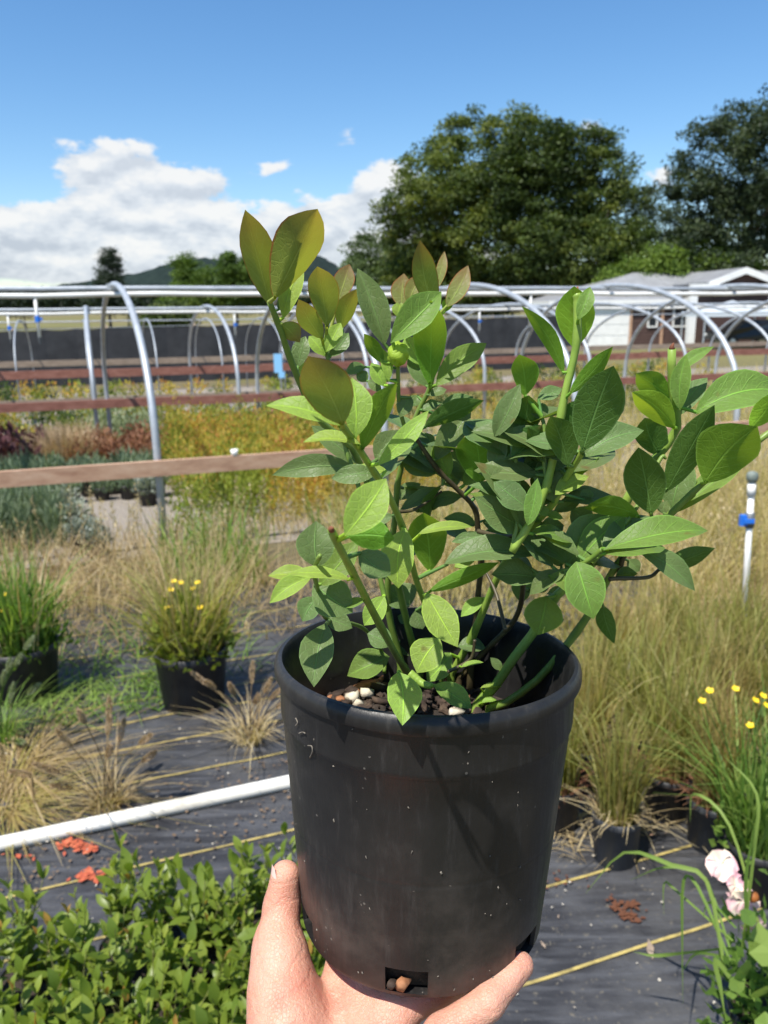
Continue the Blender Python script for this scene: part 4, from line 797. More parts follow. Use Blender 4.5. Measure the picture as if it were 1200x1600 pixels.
def shell():
    prof = []                                   # inner floor -> inner wall -> lip -> outer wall -> base
    H = PH; inn = lambda z: 0.0660 + (0.0775 - 0.0660) * (z + H) / H
    prof += [(0.0, -H + .003), (0.058, -H + .003), (inn(-H + .004), -H + .004), (inn(-H + .018), -H + .018), (inn(-.09), -.09), (inn(-.045), -.045)]
    for k in range(10): z = -.036 + k * .003; prof += [(inn(z) - (.0006 if k % 2 else 0), z)]
    prof += [(.0776, -.004), (.0779, -.0012), (.0790, .0008), (.0808, .0006), (.0824, -.0010), (.0830, -.0034), (.0830, -.0064), (.0824, -.0080), (.0806, -.0087), (.0799, -.0100), (.0797, -.0285), (.0795, -.0305), (.0786, -.0318)]
    out = lambda z: 0.0682 + (0.0786 - 0.0682) * (z + H) / (H - .0318)
    for z in (-.05, -.075, -.0870, -.0890, -.0900, -.0910, -.0930, -.12, -H + .018): prof.append((out(z) - (.0002 if z == -.09 else 0), z))
    hole_o = len(prof) - 1
    prof += [(out(-H + .004), -H + .004), (.0672, -H + .001), (.064, -H), (0.0, -H)]
    n = 120; k = len(prof); V = []
    for i in range(n):
        a = 2 * math.pi * i / n
        for r_, z in prof:
            wob = 1 + 0.004 * math.sin(2 * a + 1) * (-z / H); V.append((r_ * wob * math.cos(a), r_ * wob * math.sin(a), z))
    holes = set()
    for hc_ in (-100, -40, 20, 80, 140, 200):
        c0 = round((hc_ % 360) / 3); holes |= {(c0 + d) % n for d in range(-3, 3)}
    Fc = []
    for i in range(n):
        i2 = (i + 1) % n
        for j in range(k - 1):
            if i in holes and j in (2, hole_o): continue
            Fc.append((i * k + j, i2 * k + j, i2 * k + j + 1, i * k + j + 1))
        if i in holes:
            Fc.append((i * k + 3, i2 * k + 3, i2 * k + hole_o, i * k + hole_o)); Fc.append((i * k + 2, i * k + hole_o + 1, i2 * k + hole_o + 1, i2 * k + 2))
            for s, side in ((i, (i - 1) % n), (i2, i2)):
                if side not in holes: Fc.append((s * k + 2, s * k + 3, s * k + hole_o, s * k + hole_o + 1))
    return np.array(V) @ TL.T + RIM - BASE, Fc
V, Fc = shell(); pot = mk('pot', V, Fc, M['plastic'], e, True)
try:
    pot.data.set_sharp_from_angle(angle=R(38))
except Exception: pass
# grit and root crumbs stuck to the plastic
gr_ = MB()
for k in range(44):
    a = R(random.uniform(-170, -10)); z = -PH + 0.004 + (random.random() ** 1.5) * 0.145; r_ = 0.0682 + (0.0786 - 0.0682) * (z + PH) / (PH - .0318) + .0002; s = random.uniform(.0002, .0007)
    c_ = np.array([r_ * math.cos(a), r_ * math.sin(a), z]); dz = random.uniform(.6, 2.2) * s; t_ = np.array([-math.sin(a), math.cos(a), 0]); q = random.uniform(-1, 1)
    V = [c_ + t_ * s - np.array([0, 0, dz]) * q, c_ + np.array([0, 0, dz]), c_ - t_ * s + np.array([0, 0, dz]) * q, c_ - np.array([0, 0, dz]), c_ + np.array([math.cos(a), math.sin(a), 0]) * s]
    gr_.add(np.array(V) @ TL.T + RIM - BASE, [(0, 1, 4), (1, 2, 4), (2, 3, 4), (3, 0, 4)])
M['grit'] = nmat('grit', [(0.3, (0.07, 0.06, 0.05)), (0.7, (0.24, 0.21, 0.17))], 300, 0.9)
tag(gr_.build('grit', M['grit'], pot), kind='stuff')
# curled root hairs dried onto the left of the pot
for (pp) in ([(462, 1122), (465, 1129), (462, 1134)], [(467, 1146), (473, 1144), (477, 1146)], [(481, 1165), (487, 1166), (488, 1175), (484, 1184)],
             [(503, 1100), (512, 1117), (520, 1121), (532, 1116), (536, 1119)]):
    P = []
    for (px, py) in pp:
        lo, hi = 0.30, 0.40                      # walk along the ray until it meets the pot wall
        for _ in range(40):
            mid = (lo + hi) / 2; q = (at(px, py, mid) - RIM) @ TL; rr = 0.0806 if q[2] > -.032 else 0.0682 + (0.0786 - 0.0682) * (q[2] + PH) / (PH - .0318)
            if math.hypot(q[0], q[1]) > rr + .0004: lo = mid
            else: hi = mid
        P.append(at(px, py, lo) - BASE)
    MB().tube(curve(P, 12), 0.00035, 5).build('root_hair', M['grit'], pot, True)

# potting mix with bark chips, perlite and crumbs
SZ = -0.050; n = 40; V = []; 
for j in range(14):
    for i in range(n):
        r_ = 0.0745 * (j + 0.02) / 13; a = 2 * math.pi * i / n; x, y = r_ * math.cos(a), r_ * math.sin(a)
        V.append((x, y, SZ + 0.004 * mnoise.noise(Vector((x * 60, y * 60, 1))) + .003 * mnoise.noise(Vector((x * 160, y * 160, 4)))))
soil = mk('potting_mix', np.array(V) @ TL.T + RIM - BASE, [(j * n + i, j * n + (i + 1) % n, (j + 1) * n + (i + 1) % n, (j + 1) * n + i) for j in range(13) for i in range(n)] , M['soil'], e, True)
def chip(c, L, W, T, rot, seed):
    r_ = random.Random(seed); V = []
    for z in (-1, 1):
        for k in range(7):
            a = 2 * math.pi * k / 7; V.append((L * math.cos(a) * r_.uniform(.7, 1.1), W * math.sin(a) * r_.uniform(.6, 1.1), z * T * r_.uniform(.5, 1)))
    Fc = [tuple(range(7))[::-1], tuple(range(7, 14))] + [(k, (k + 1) % 7, 7 + (k + 1) % 7, 7 + k) for k in range(7)]
    Rm = np.array(Matrix.Rotation(rot[0], 3, 'Z') @ Matrix.Rotation(rot[1], 3, 'X') @ Matrix.Rotation(rot[2], 3, 'Y')); return np.array(V) @ Rm.T + c, Fc
M['chipbark'] = nmat('bark_chip', [(0.3, (0.014, 0.010, 0.008)), (0.5, (0.042, 0.026, 0.018)), (0.75, (0.12, 0.08, 0.05))], 90, 0.85, 6, 0.4, 0.002)
M['chipred'] = nmat('orange_bark', [(0.3, (0.20, 0.075, 0.03)), (0.7, (0.40, 0.19, 0.09))], 90, 0.8, 6, 0.4, 0.002)
M['perlite'] = nmat('pumice', [(0.3, (0.42, 0.36, 0.26)), (0.7, (0.68, 0.62, 0.50))], 160, 0.9, 4, 0.4, 0.002)
hand_chips = [(567, 1060, .012, .005, .0025, 'chipred', .3), (585, 1052, .011, .003, .002, 'chipred', .9), (543, 1062, .0035, .012, .002, 'chipbark', .4), (590, 1062, .009, .004, .003, 'chipbark', 2.4), (555, 1080, .0048, .004, .0035, 'perlite', 0), (563, 1090, .0036, .003, .003, 'perlite', 1),
              (577, 1072, .005, .0035, .003, 'perlite', .5), (600, 1063, .0055, .004, .003, 'perlite', .3), (525, 1072, .006, .0035, .002, 'chipbark', .7), (520, 1080, .007, .003, .002, 'chipbark', 2.0), (510, 1076, .005, .002, .002, 'chipred', 1.3), (532, 1084, .006, .002, .0015, 'chipred', 2.6),
              (545, 1090, .005, .003, .002, 'chipbark', 1.0), (715, 1103, .006, .003, .003, 'perlite', .4), (728, 1082, .006, .0025, .002, 'chipred', .8), (708, 1028, .004, .002, .002, 'chipred', 1.5), (700, 1080, .008, .003, .002, 'chipbark', .2), (600, 1085, .007, .003, .002, 'chipbark', .1), (640, 1095, .008, .0035, .003, 'chipbark', 2.2)]
for k, (px, py, L, W, T, mt, rz_) in enumerate(hand_chips):
    q = (atz(px, py, RIM[2] + SZ + .005) - RIM)
    rr = math.hypot(q[0], q[1]); q = q * min(1, .071 / max(rr, 1e-6)) if rr > .071 else q; q[2] = SZ + .004
    V, Fc = chip(np.zeros(3), L, W, T, (rz_, random.uniform(-.5, .5), random.uniform(-.4, .4)), k); mk('stone' if mt == 'perlite' else 'bark_chip', V + pot_w(q) - BASE, Fc, M[mt], soil, True)
cr_ = MB()
for k in range(420):
    a = random.uniform(0, 6.28); r_ = .073 * math.sqrt(random.random()); s = random.uniform(.0012, .0042); V, Fc = chip(pot_w((r_ * math.cos(a), r_ * math.sin(a), SZ + .003)) - BASE, s, s * random.uniform(.35, .8), s * .4, (random.uniform(0, 6), random.uniform(-.7, .7), random.uniform(-.7, .7)), k + 100); cr_.add(V, Fc)
tag(cr_.build('soil_crumbs', M['chipbark'], soil), kind='stuff')
# pumice showing in the drain hole
for (px, py, s) in ((630, 1536, .0042), (612, 1538, .0030), (803, 1498, .003)):
    V, Fc = chip(np.zeros(3), s, s * .8, s * .7, (.4, .3, .2), int(px)); mk('stone', V + at(px, py, 0.329 if px < 700 else 0.352) - BASE, Fc, M['chipred'] if px == 630 else M['chipbark'], soil, True)
V = [(0, 0, -PH + .006)] + [(.0645 * math.cos(2 * math.pi * i / 40), .0645 * math.sin(2 * math.pi * i / 40), z) for z in (-PH + .006, SZ - .004) for i in range(40)]
mk('root_ball', np.array(V) @ TL.T + RIM - BASE, [(0, 1 + (i + 1) % 40, 1 + i) for i in range(40)] + [(1 + i, 1 + (i + 1) % 40, 41 + (i + 1) % 40, 41 + i) for i in range(40)], M['soil'], soil, True)

# ---------------------------------------------------------------- stems
def stem_mat(name, stops, sc_=70):
    return nmat(name, stops, sc_, 0.45, 5, 0.25, 0.0008)
M['stem_lime'] = stem_mat('young_green_stem', [(0.3, (0.16, 0.26, 0.035)), (0.6, (0.25, 0.36, 0.06)), (0.8, (0.32, 0.40, 0.10))])
M['stem_green'] = stem_mat('green_stem', [(0.3, (0.09, 0.16, 0.025)), (0.6, (0.16, 0.24, 0.04)), (0.8, (0.22, 0.24, 0.08))])
M['stem_brown'] = stem_mat('woody_stem', [(0.3, (0.035, 0.026, 0.015)), (0.6, (0.08, 0.065, 0.03)), (0.8, (0.13, 0.12, 0.05))])
SOILW = RIM[2] + SZ
STEMS = []
def stem(pts, Y, r0, r1, mat, base=True, n=34):
    """pts: pixels from base to tip; Y: world distance of some of them (None: from the soil plane at the base, else interpolated)"""
    k = len(pts); ys_ = list(Y) if isinstance(Y, (list, tuple)) else [None] * (k - 1) + [Y]
    if base:
        q = atz(*pts[0], SOILW); qq = q - RIM; rr = math.hypot(qq[0], qq[1])
        if rr > .068: q = RIM + qq * (.068 / rr)
        ys_[0] = q[1]
    idx = [i for i in range(k) if ys_[i] is not None]
    d = np.concatenate([[0], np.cumsum([math.hypot(pts[i + 1][0] - pts[i][0], pts[i + 1][1] - pts[i][1]) for i in range(k - 1)])])
    yy = np.interp(d, [d[i] for i in idx], [ys_[i] for i in idx])
    P = [at(p[0], p[1], y) for p, y in zip(pts, yy)]
    if base: P = [P[0] - np.array([0, 0, .012])] + P
    C = curve(P, n); m_ = len(C); rad = np.linspace(r0, r1, m_)
    rad = rad * np.array([1.16 if (d[-1] > 150 and i % 6 == 3) else 1.0 for i in range(m_)]) * (1 + 0.10 * np.array([mnoise.noise(Vector((i * .7, r0 * 999, 0))) for i in range(m_)]))
    o = MB().tube(C - BASE, rad, 9).build('stem', M[mat], BLUE, True)
    STEMS.append((o, C, np.array([proj(c) for c in C]))); return o
mm = 0.001
stem([(645, 1075), (636, 1050), (617, 1020), (586, 962), (555, 902), (525, 845), (518, 828)], 0.252, 2.5 * mm, 1.3 * mm, 'stem_lime')
stem([(690, 1050), (680, 990), (665, 945), (650, 905), (629, 825), (605, 770), (586, 740), (560, 700), (536, 667), (530, 658)], 0.268, 2.0 * mm, 1.15 * mm, 'stem_lime')
stem([(655, 1040), (640, 990), (620, 905), (602, 830), (578, 765), (550, 700), (505, 662), (476, 615), (452, 557), (440, 520), (427, 487), (421, 472)], 0.365, 2.4 * mm, 1.3 * mm, 'stem_green')
stem([(625, 1030), (606, 950), (610, 870), (617, 812), (621, 760), (626, 735), (635, 690), (655, 640), (672, 605), (680, 560), (678, 500)], 0.420, 2.4 * mm, 1.0 * mm, 'stem_green')
stem([(735, 1065), (738, 1010), (745, 960), (748, 920), (752, 880), (747, 830), (742, 795), (715, 765), (685, 735), (655, 692), (645, 675)], 0.425, 2.2 * mm, 1.2 * mm, 'stem_brown')
stem([(705, 1055), (712, 1042), (740, 990), (775, 907), (800, 860), (825, 830), (865, 785), (887, 742), (909, 707), (912, 690)], 0.370, 2.6 * mm, 1.5 * mm, 'stem_lime')
stem([(800, 862), (826, 820), (850, 770), (868, 700), (881, 624), (900, 541), (902, 480), (901, 458)], [0.385, None, None, None, None, None, None, 0.385], 2.0 * mm, 1.9 * mm, 'stem_lime', False)
stem([(745, 1102), (775, 1070), (800, 1032), (832, 990), (870, 930), (925, 880), (967, 807), (990, 762), (1025, 715), (1058, 668), (1050, 600), (1050, 545)], 0.395, 3.1 * mm, 2.0 * mm, 'stem_lime')
stem([(765, 1106), (790, 1098), (840, 1062), (880, 1015), (920, 960), (950, 905), (975, 867), (1000, 842), (1047, 804), (1097, 755), (1150, 715), (1210, 670)], 0.375, 2.5 * mm, 1.5 * mm, 'stem_green')
stem([(718, 1060), (725, 1052), (760, 1015), (805, 967), (817, 920), (812, 890), (790, 870)], 0.43, 2.0 * mm, 1.4 * mm, 'stem_brown')
stem([(600, 1025), (572, 985), (540, 972), (508, 965), (495, 915), (491, 890), (500, 868)], 0.295, 1.2 * mm, 0.9 * mm, 'stem_green')
stem([(835, 897), (857, 896), (890, 890), (920, 875), (942, 858)], [0.40, None, None, None, 0.375], 1.7 * mm, 1.3 * mm, 'stem_green', False)
stem([(952, 905), (962, 904), (1012, 902), (1030, 890)], [0.392, None, None, 0.40], 1.3 * mm, 0.9 * mm, 'stem_brown', False)
stem([(967, 900), (975, 867), (995, 838)], [0.405, None, 0.40], 1.6 * mm, 1.2 * mm, 'stem_brown', False)
stem([(606, 955), (560, 760), (540, 700), (512, 560), (506, 552)], [0.40, None, None, None, 0.415], 1.5 * mm, 0.9 * mm, 'stem_green', False)
stem([(790, 985), (776, 930), (760, 895)], [0.405, None, 0.43], 1.2 * mm, 0.8 * mm, 'stem_brown', False)
stem([(640, 1052), (660, 1068), (675, 1072)], [0.357, None, 0.352], 2.2 * mm, 1.6 * mm, 'stem_lime', False)
stem([(747, 830), (785, 838), (820, 835)], [0.425, None, 0.40], 1.4 * mm, 1.0 * mm, 'stem_brown', False)
stem([(622, 800), (650, 795), (690, 768)], [0.425, None, 0.44], 1.1 * mm, 0.7 * mm, 'stem_brown', False)
stem([(640, 690), (625, 640), (622, 590), (622, 565)], [0.412, None, None, 0.395], 1.2 * mm, 0.9 * mm, 'stem_green', False)
stem([(700, 1050), (735, 1030), (742, 1000)], [0.385, None, 0.38], 1.0 * mm, 0.8 * mm, 'stem_brown', False)
stem([(800, 862), (812, 790), (806, 720), (800, 690), (775, 672)], [0.385, None, None, None, 0.40], 1.4 * mm, 0.9 * mm, 'stem_green', False)
stem([(858, 770), (850, 720), (850, 668), (846, 650)], [0.385, None, None, 0.395], 1.3 * mm, 0.9 * mm, 'stem_green', False)
stem([(925, 880), (990, 800), (1030, 720), (1040, 715)], [0.385, None, None, 0.40], 1.3 * mm, 0.9 * mm, 'stem_green', False)

# ---------------------------------------------------------------- leaves
def leaf_mat(name, top, bot, tr, red=0.0, tw=0.38, rough=0.46):
    mt, t, b = pmat(name, top, rough, 0, 0.23); uvn = t.n('ShaderNodeUVMap'); s = t.n('ShaderNodeSeparateXYZ'); t.l(uvn.outputs[0], s.inputs[0])
    a = t.math('ABSOLUTE', t.math('SUBTRACT', t.math('MULTIPLY', s.outputs[0], 2.0), 1.0)); v = s.outputs[1]
    oi = t.n('ShaderNodeObjectInfo'); c = t.n('ShaderNodeTexCoord').outputs['Object']; geo = t.n('ShaderNodeNewGeometry')
    mot = t.noise(c, 120, 5, 0.6); big = t.noise(c, 45, 3, 0.5)
    mid = t.smooth(a, 0.060, 0.015)
    wob = t.math('MULTIPLY', t.math('SUBTRACT', big, 0.5), 0.09)
    ph = t.math('FRACT', t.math('MULTIPLY', t.math('ADD', t.math('SUBTRACT', v, t.math('MULTIPLY', a, 0.26)), wob), 7.0))
    lat = t.math('MULTIPLY', t.smooth(t.math('ABSOLUTE', t.math('SUBTRACT', ph, 0.5)), 0.065, 0.01), t.smooth(a, 0.98, 0.6))
    vo = t.n('ShaderNodeTexVoronoi', feature='DISTANCE_TO_EDGE', i_Scale=330.0); t.l(c, vo.inputs[0]); net = t.smooth(vo.outputs['Distance'], 0.10, 0.02)
    vein = t.math('MAXIMUM', t.math('MULTIPLY', mid, 1.0), t.math('MAXIMUM', t.math('MULTIPLY', lat, 0.55), t.math('MULTIPLY', net, 0.16)))
    hv = t.n('ShaderNodeHueSaturation'); hv.inputs['Saturation'].default_value = 1.0
    t.l(t.math('ADD', 0.485, t.math('MULTIPLY', oi.outputs['Random'], 0.03)), hv.inputs['Hue'])
    t.l(t.math('ADD', 0.78, t.math('ADD', t.math('MULTIPLY', mot, 0.24), t.math('MULTIPLY', oi.outputs['Random'], 0.2))), hv.inputs['Value'])
    base = t.mix(geo.outputs['Backfacing'], top, bot)
    edge = t.smooth(a, 0.90, 0.98)
    base = t.mix(t.math('MULTIPLY', vein, 0.75), base, tuple(min(1, x * 2.4 + .03) for x in top))
    if red:
        blush = t.math('MULTIPLY', t.math('ADD', t.smooth(v, 0.35, 1.0), t.math('MULTIPLY', t.math('SUBTRACT', big, 0.5), 1.2)), red, clamp=True)
        base = t.mix(blush, base, (0.20, 0.085, 0.04)); base = t.mix(t.math('MULTIPLY', edge, min(1, red * 2.0)), base, (0.34, 0.06, 0.03))
    else:
        spot = t.math('MULTIPLY', t.smooth(t.noise(c, 70, 2, 0.5), 0.70, 0.76), 0.7); base = t.mix(spot, base, (0.16, 0.11, 0.04))
        base = t.mix(t.math('MULTIPLY', edge, 0.5), base, tuple(min(1, x * 2.0 + .05) for x in top))
    t.l(base, hv.inputs['Color']); t.l(hv.outputs[0], b.inputs['Base Color'])
    h = t.math('SUBTRACT', t.math('ADD', t.math('MULTIPLY', mot, 0.5), t.math('MULTIPLY', big, 1.2)), t.math('MULTIPLY', vein, 0.9)); bump(t, b, h, 0.55, 0.0010)
    tl = t.n('ShaderNodeBsdfTranslucent'); tcol = t.mix(t.math('MULTIPLY', vein, 0.35), tr, tuple(x * 0.55 for x in tr))
    if red: tcol = t.mix(t.math('MULTIPLY', blush, 0.8), tcol, (0.34, 0.13, 0.03))
    t.l(tcol, tl.inputs[0])
    mx_ = t.n('ShaderNodeMixShader', i_0=tw); t.l(b.outputs[0], mx_.inputs[1]); t.l(tl.outputs[0], mx_.inputs[2])
    t.l(mx_.outputs[0], mt.node_tree.nodes['Material Output'].inputs[0]); return mt
LM = {'y': leaf_mat('young_red_tipped_leaf', (0.19, 0.24, 0.045), (0.20, 0.21, 0.07), (0.46, 0.50, 0.045), 0.62, 0.40),
      'l': leaf_mat('lime_leaf', (0.22, 0.36, 0.028), (0.25, 0.36, 0.075), (0.54, 0.68, 0.04), 0.0, 0.42),
      'm': leaf_mat('mid_green_leaf', (0.105, 0.215, 0.020), (0.145, 0.225, 0.050), (0.36, 0.52, 0.03), 0.0, 0.38),
      'd': leaf_mat('mature_green_leaf', (0.062, 0.125, 0.024), (0.120, 0.170, 0.060), (0.20, 0.32, 0.025), 0.0, 0.28, 0.42)}
OFFS = {1: (360, 320), 2: (540, 370), 3: (400, 600), 4: (640, 580), 5: (900, 530), 6: (400, 840), 7: (640, 820), 8: (820, 760), 0: (0, 0)}
LEAVES = """
1 250 640 92 30 190 y u 0.5 k-.5 c.05 f.4
1 270 600 545 25 265 y u -.5 k-.6 f.6
1 330 715 458 390 125 l t 0 f.5
1 318 742 435 860 115 y u 0
1 420 1020 470 820 105 d t .5
1 300 660 355 520 60 d t .3
1 605 770 543 385 180 y u -1.5 k-.6 f.45
1 670 610 745 370 125 y t 0.3
1 690 780 790 525 115 y u -.6 k-.6
1 575 840 425 590 130 y u -1 k-.6
1 600 920 690 735 95 l t -1.2
1 625 950 740 800 95 d t 0
1 590 945 490 820 95 l t -.5
1 622 955 705 760 80 d t .3
0 536 665 481 556 72 y u -1 k-.5 f.4
0 556 684 550 590 45 l t -.3 k.35
3 540 265 62 135 125 l t -.5 r40 c.14
3 655 378 292 365 70 l t -1 r55
3 660 420 880 -10 150 m u -.2 k-.3
3 640 500 345 260 135 d t 1
3 615 525 100 570 135 d t 0 r10 c.16
3 750 560 470 592 120 d t .3
3 820 545 615 515 60 l t .5 r40
3 755 512 1080 165 115 l t -1.2 k.2
3 750 480 915 290 150 d t 1
3 555 950 815 590 230 l t -1.2 k.3 r10
3 570 950 865 965 185 m u 0 r10 k-.3
6 935 -60 890 318 200 l t -1.5 k-.35 f.35
0 672 895 662 801 56 m u .6 k-.5
4 50 1020 395 975 60 l t -.5 r50 c.12
0 497 887 494 814 57 d t 0 k.35
6 590 265 185 230 70 l t -1 r50 c.1
6 330 220 75 240 85 l t .3 r40
6 350 240 85 410 115 l t -.6 k-.3
6 360 290 605 470 235 d t .6 r15
6 400 300 640 20 170 m t 0 k.3
6 385 375 290 525 135 d t .3 k-.3
6 440 500 602 565 115 d t .5
6 435 535 362 935 195 d t -1.2 k-.75 Y.342
6 690 388 530 432 55 m t 0 r40
6 805 365 675 550 130 l t -.4 k-.3
6 835 745 570 865 165 m t -.8 r30
6 855 665 695 600 135 d t .6
6 890 840 915 1175 200 l t -3.4 k-.9 Y.333
6 1150 630 1005 845 200 l t -1.0 k-.3 Y.345
7 260 800 110 980 135 l t -.7 k-.3
7 105 430 300 765 190 l t -1.6 k-.5 Y.315
7 150 1000 390 1150 125 m t -.6 k-.3
7 300 760 475 770 95 d t -.3 r40
7 200 960 380 1000 115 d t 0 r30
7 470 455 320 575 80 l t .6 k-.3
7 215 248 808 195 155 d t -.5 r40 c.1
7 115 420 560 235 95 m u -.9 r20
7 280 262 415 215 65 l t -1.4 r30
7 805 330 510 310 165 d t 0 r25
7 855 445 800 690 225 m t -.8 k-.3
7 720 300 700 490 120 d t 1.5
8 150 560 345 670 115 m t -.6 r25
8 320 470 430 830 235 m t -1.4 k-.4
8 490 398 1145 278 170 m t -1 r40 c.14
8 695 385 1065 655 135 d t -.4 r30 k-.2
8 840 520 1190 385 115 d u .5 r20
8 490 745 560 985 110 d u .8 k.3
8 640 460 718 530 85 d t 1
8 570 565 705 545 85 d u .6
8 725 195 370 135 120 m u -.4 r30 c.14
8 250 505 590 190 270 d t .3 r5
8 400 255 290 140 150 d t -.2
8 890 290 1028 312 80 d u 1
8 230 500 190 400 90 d t 1
5 40 705 235 165 285 d u -1.6 k-.3 f.1
5 50 735 425 570 175 d t -.4 r30
5 620 562 350 330 160 l u -.5 r15 k-.4
5 592 370 375 215 145 m u 0 r15 k-.4
5 650 445 690 95 115 m t -.6 k.1 f.45
5 610 230 865 45 75 m t .2 r30
5 640 480 822 240 125 d t .6
5 740 465 1310 330 235 m t .2 r30 c.16
5 1085 560 1260 330 130 l u -1 k-.5
5 800 905 1135 545 320 m u -1.8 k-.55 f.2
5 610 1090 1112 700 130 m t 0 r25
5 560 960 866 410 185 d u -.8 k-.4 f.2
5 470 1097 390 675 238 d u -1.3 k-.25 f.1
5 600 1078 720 755 195 d t .3 k.2
5 535 742 430 490 185 d u .4 k-.3
5 545 1092 565 1010 80 d t .2
2 1120 1000 1085 735 158 m u 0 k-.4
4 530 412 692 78 135 d t -.6 k.1 f.4
4 690 425 745 150 195 d u .1 k-.3
4 640 548 830 340 155 d u -.4 k-.2
4 440 708 400 375 255 m u -.7 k-.45
4 160 562 385 228 150 d t .2 f.4
4 90 352 466 182 120 d u -.3 r35
4 170 275 400 160 110 d t .6 r35
4 165 642 -70 540 140 d t .5 r25
4 400 702 220 508 175 d t .9
4 520 640 590 400 115 d t .4
4 500 692 770 550 140 d t .3 r35
4 745 865 525 690 160 d t -.5 r20
4 735 992 405 785 190 d t -1.3 r20 k-.1
4 740 965 800 668 100 m t -1.2 k.2 f.4
4 890 812 820 535 195 d t -.6 k.35
4 910 772 1120 655 105 l t -.8 r30
4 812 562 740 352 95 d u -.3 k-.2 f.4
4 992 602 880 280 185 d u -.9 k-.3 f.4
4 960 402 1105 172 185 d u .2 k-.3
4 830 302 800 188 105 d t .3
5 -40 342 232 45 100 m u -.3 k-.3
4 800 175 952 108 85 d t .2 r30
0 898 546 897 447 56 l u .5 k-.3 f.45
0 903 500 922 448 24 m t -.8
0 881 586 815 478 24 m u 0 k-.2
2 245 680 72 195 165 d t -.2 k.15 f.7
2 280 665 600 342 190 m t -.7 r15 f.5
2 525 935 533 395 192 m u -1.3 k-.55 f.25
2 560 935 882 665 150 m t -.2 r20 f.35
2 510 940 388 755 115 d t .2
2 475 805 375 618 125 l t .5
2 560 480 464 20 145 y u -.8 k-.35 f.3
2 560 335 618 88 65 y t .3
2 630 440 766 178 115 y t -.2
2 350 440 365 228 125 y t .5
2 390 425 484 232 105 y t .2
2 330 505 342 405 80 l t .4
2 235 792 115 605 85 m u 0
2 268 905 222 690 70 l t -.4
2 242 935 158 788 95 l t -.2
2 225 970 138 900 60 d t 0
2 520 992 632 955 55 d t -.5 r40
2 480 1085 602 1035 60 d t -.3 r40
2 410 1000 338 1130 95 d t .2
2 450 990 420 1060 80 d t .4
2 620 470 648 378 65 m u .1
2 430 605 485 480 95 m u .4
1 845 1012 715 1055 70 d t 1
1 855 1105 790 1045 75 d t .6
1 440 1110 470 980 60 l t .8
6 640 90 842 235 175 d t 1.2 r15
3 900 790 1162 648 85 d t 1.0 r25
3 1000 800 1210 700 95 d t 1.2 r25
3 880 722 1030 622 90 d t 1.0 r25
3 860 820 700 890 80 d t 1
4 420 965 212 920 85 d t .5 r30
4 470 1022 262 1068 70 d t .6 r30
4 450 930 638 1035 80 d t .4 r30
4 480 990 660 1095 125 d t .1 r20
4 330 780 108 850 90 d t .6 r30
4 780 1030 792 1142 125 d t 0
4 800 1012 965 962 130 d t .5
4 840 1070 850 1190 170 d t .9
4 870 905 798 835 60 m t -.6
4 900 880 1085 770 85 d t .6
4 1120 815 1080 738 85 d t .7
4 860 900 960 920 50 m t -.6 r40
4 200 700 330 640 140 d t 1.2
4 100 500 60 380 130 d t 1.2
4 20 380 -30 480 120 d t 1.0
6 960 432 808 300 145 d t .8
6 1000 450 1042 572 115 d t .6
6 950 520 885 490 65 d t .8
6 900 640 960 740 90 d t .9
7 575 905 505 830 55 d t .2
7 440 1022 578 1012 30 l t -.4 r50
7 450 1112 548 1095 34 l t -.6 r50
7 320 890 462 860 30 l t -.5 r50
7 420 1080 370 1000 100 d t .4
7 880 610 965 590 60 d t .8
7 780 420 860 330 120 d t 1.4
7 860 430 985 420 70 d t 1.6
7 60 940 120 860 110 d t .6
7 180 900 250 880 80 m t -.2
7 330 290 320 355 50 m t .6
6 820 420 1010 300 150 d t 1.6
4 560 1000 640 1080 110 d t 1.4
"""
SH = [(0.0, .02), (.03, .10), (.09, .34), (.18, .60), (.30, .83), (.42, .96), (.52, 1.0), (.62, .96), (.73, .80), (.83, .56), (.91, .31), (.965, .12), (1.0, .0)]
lf_rng = random.Random(5)
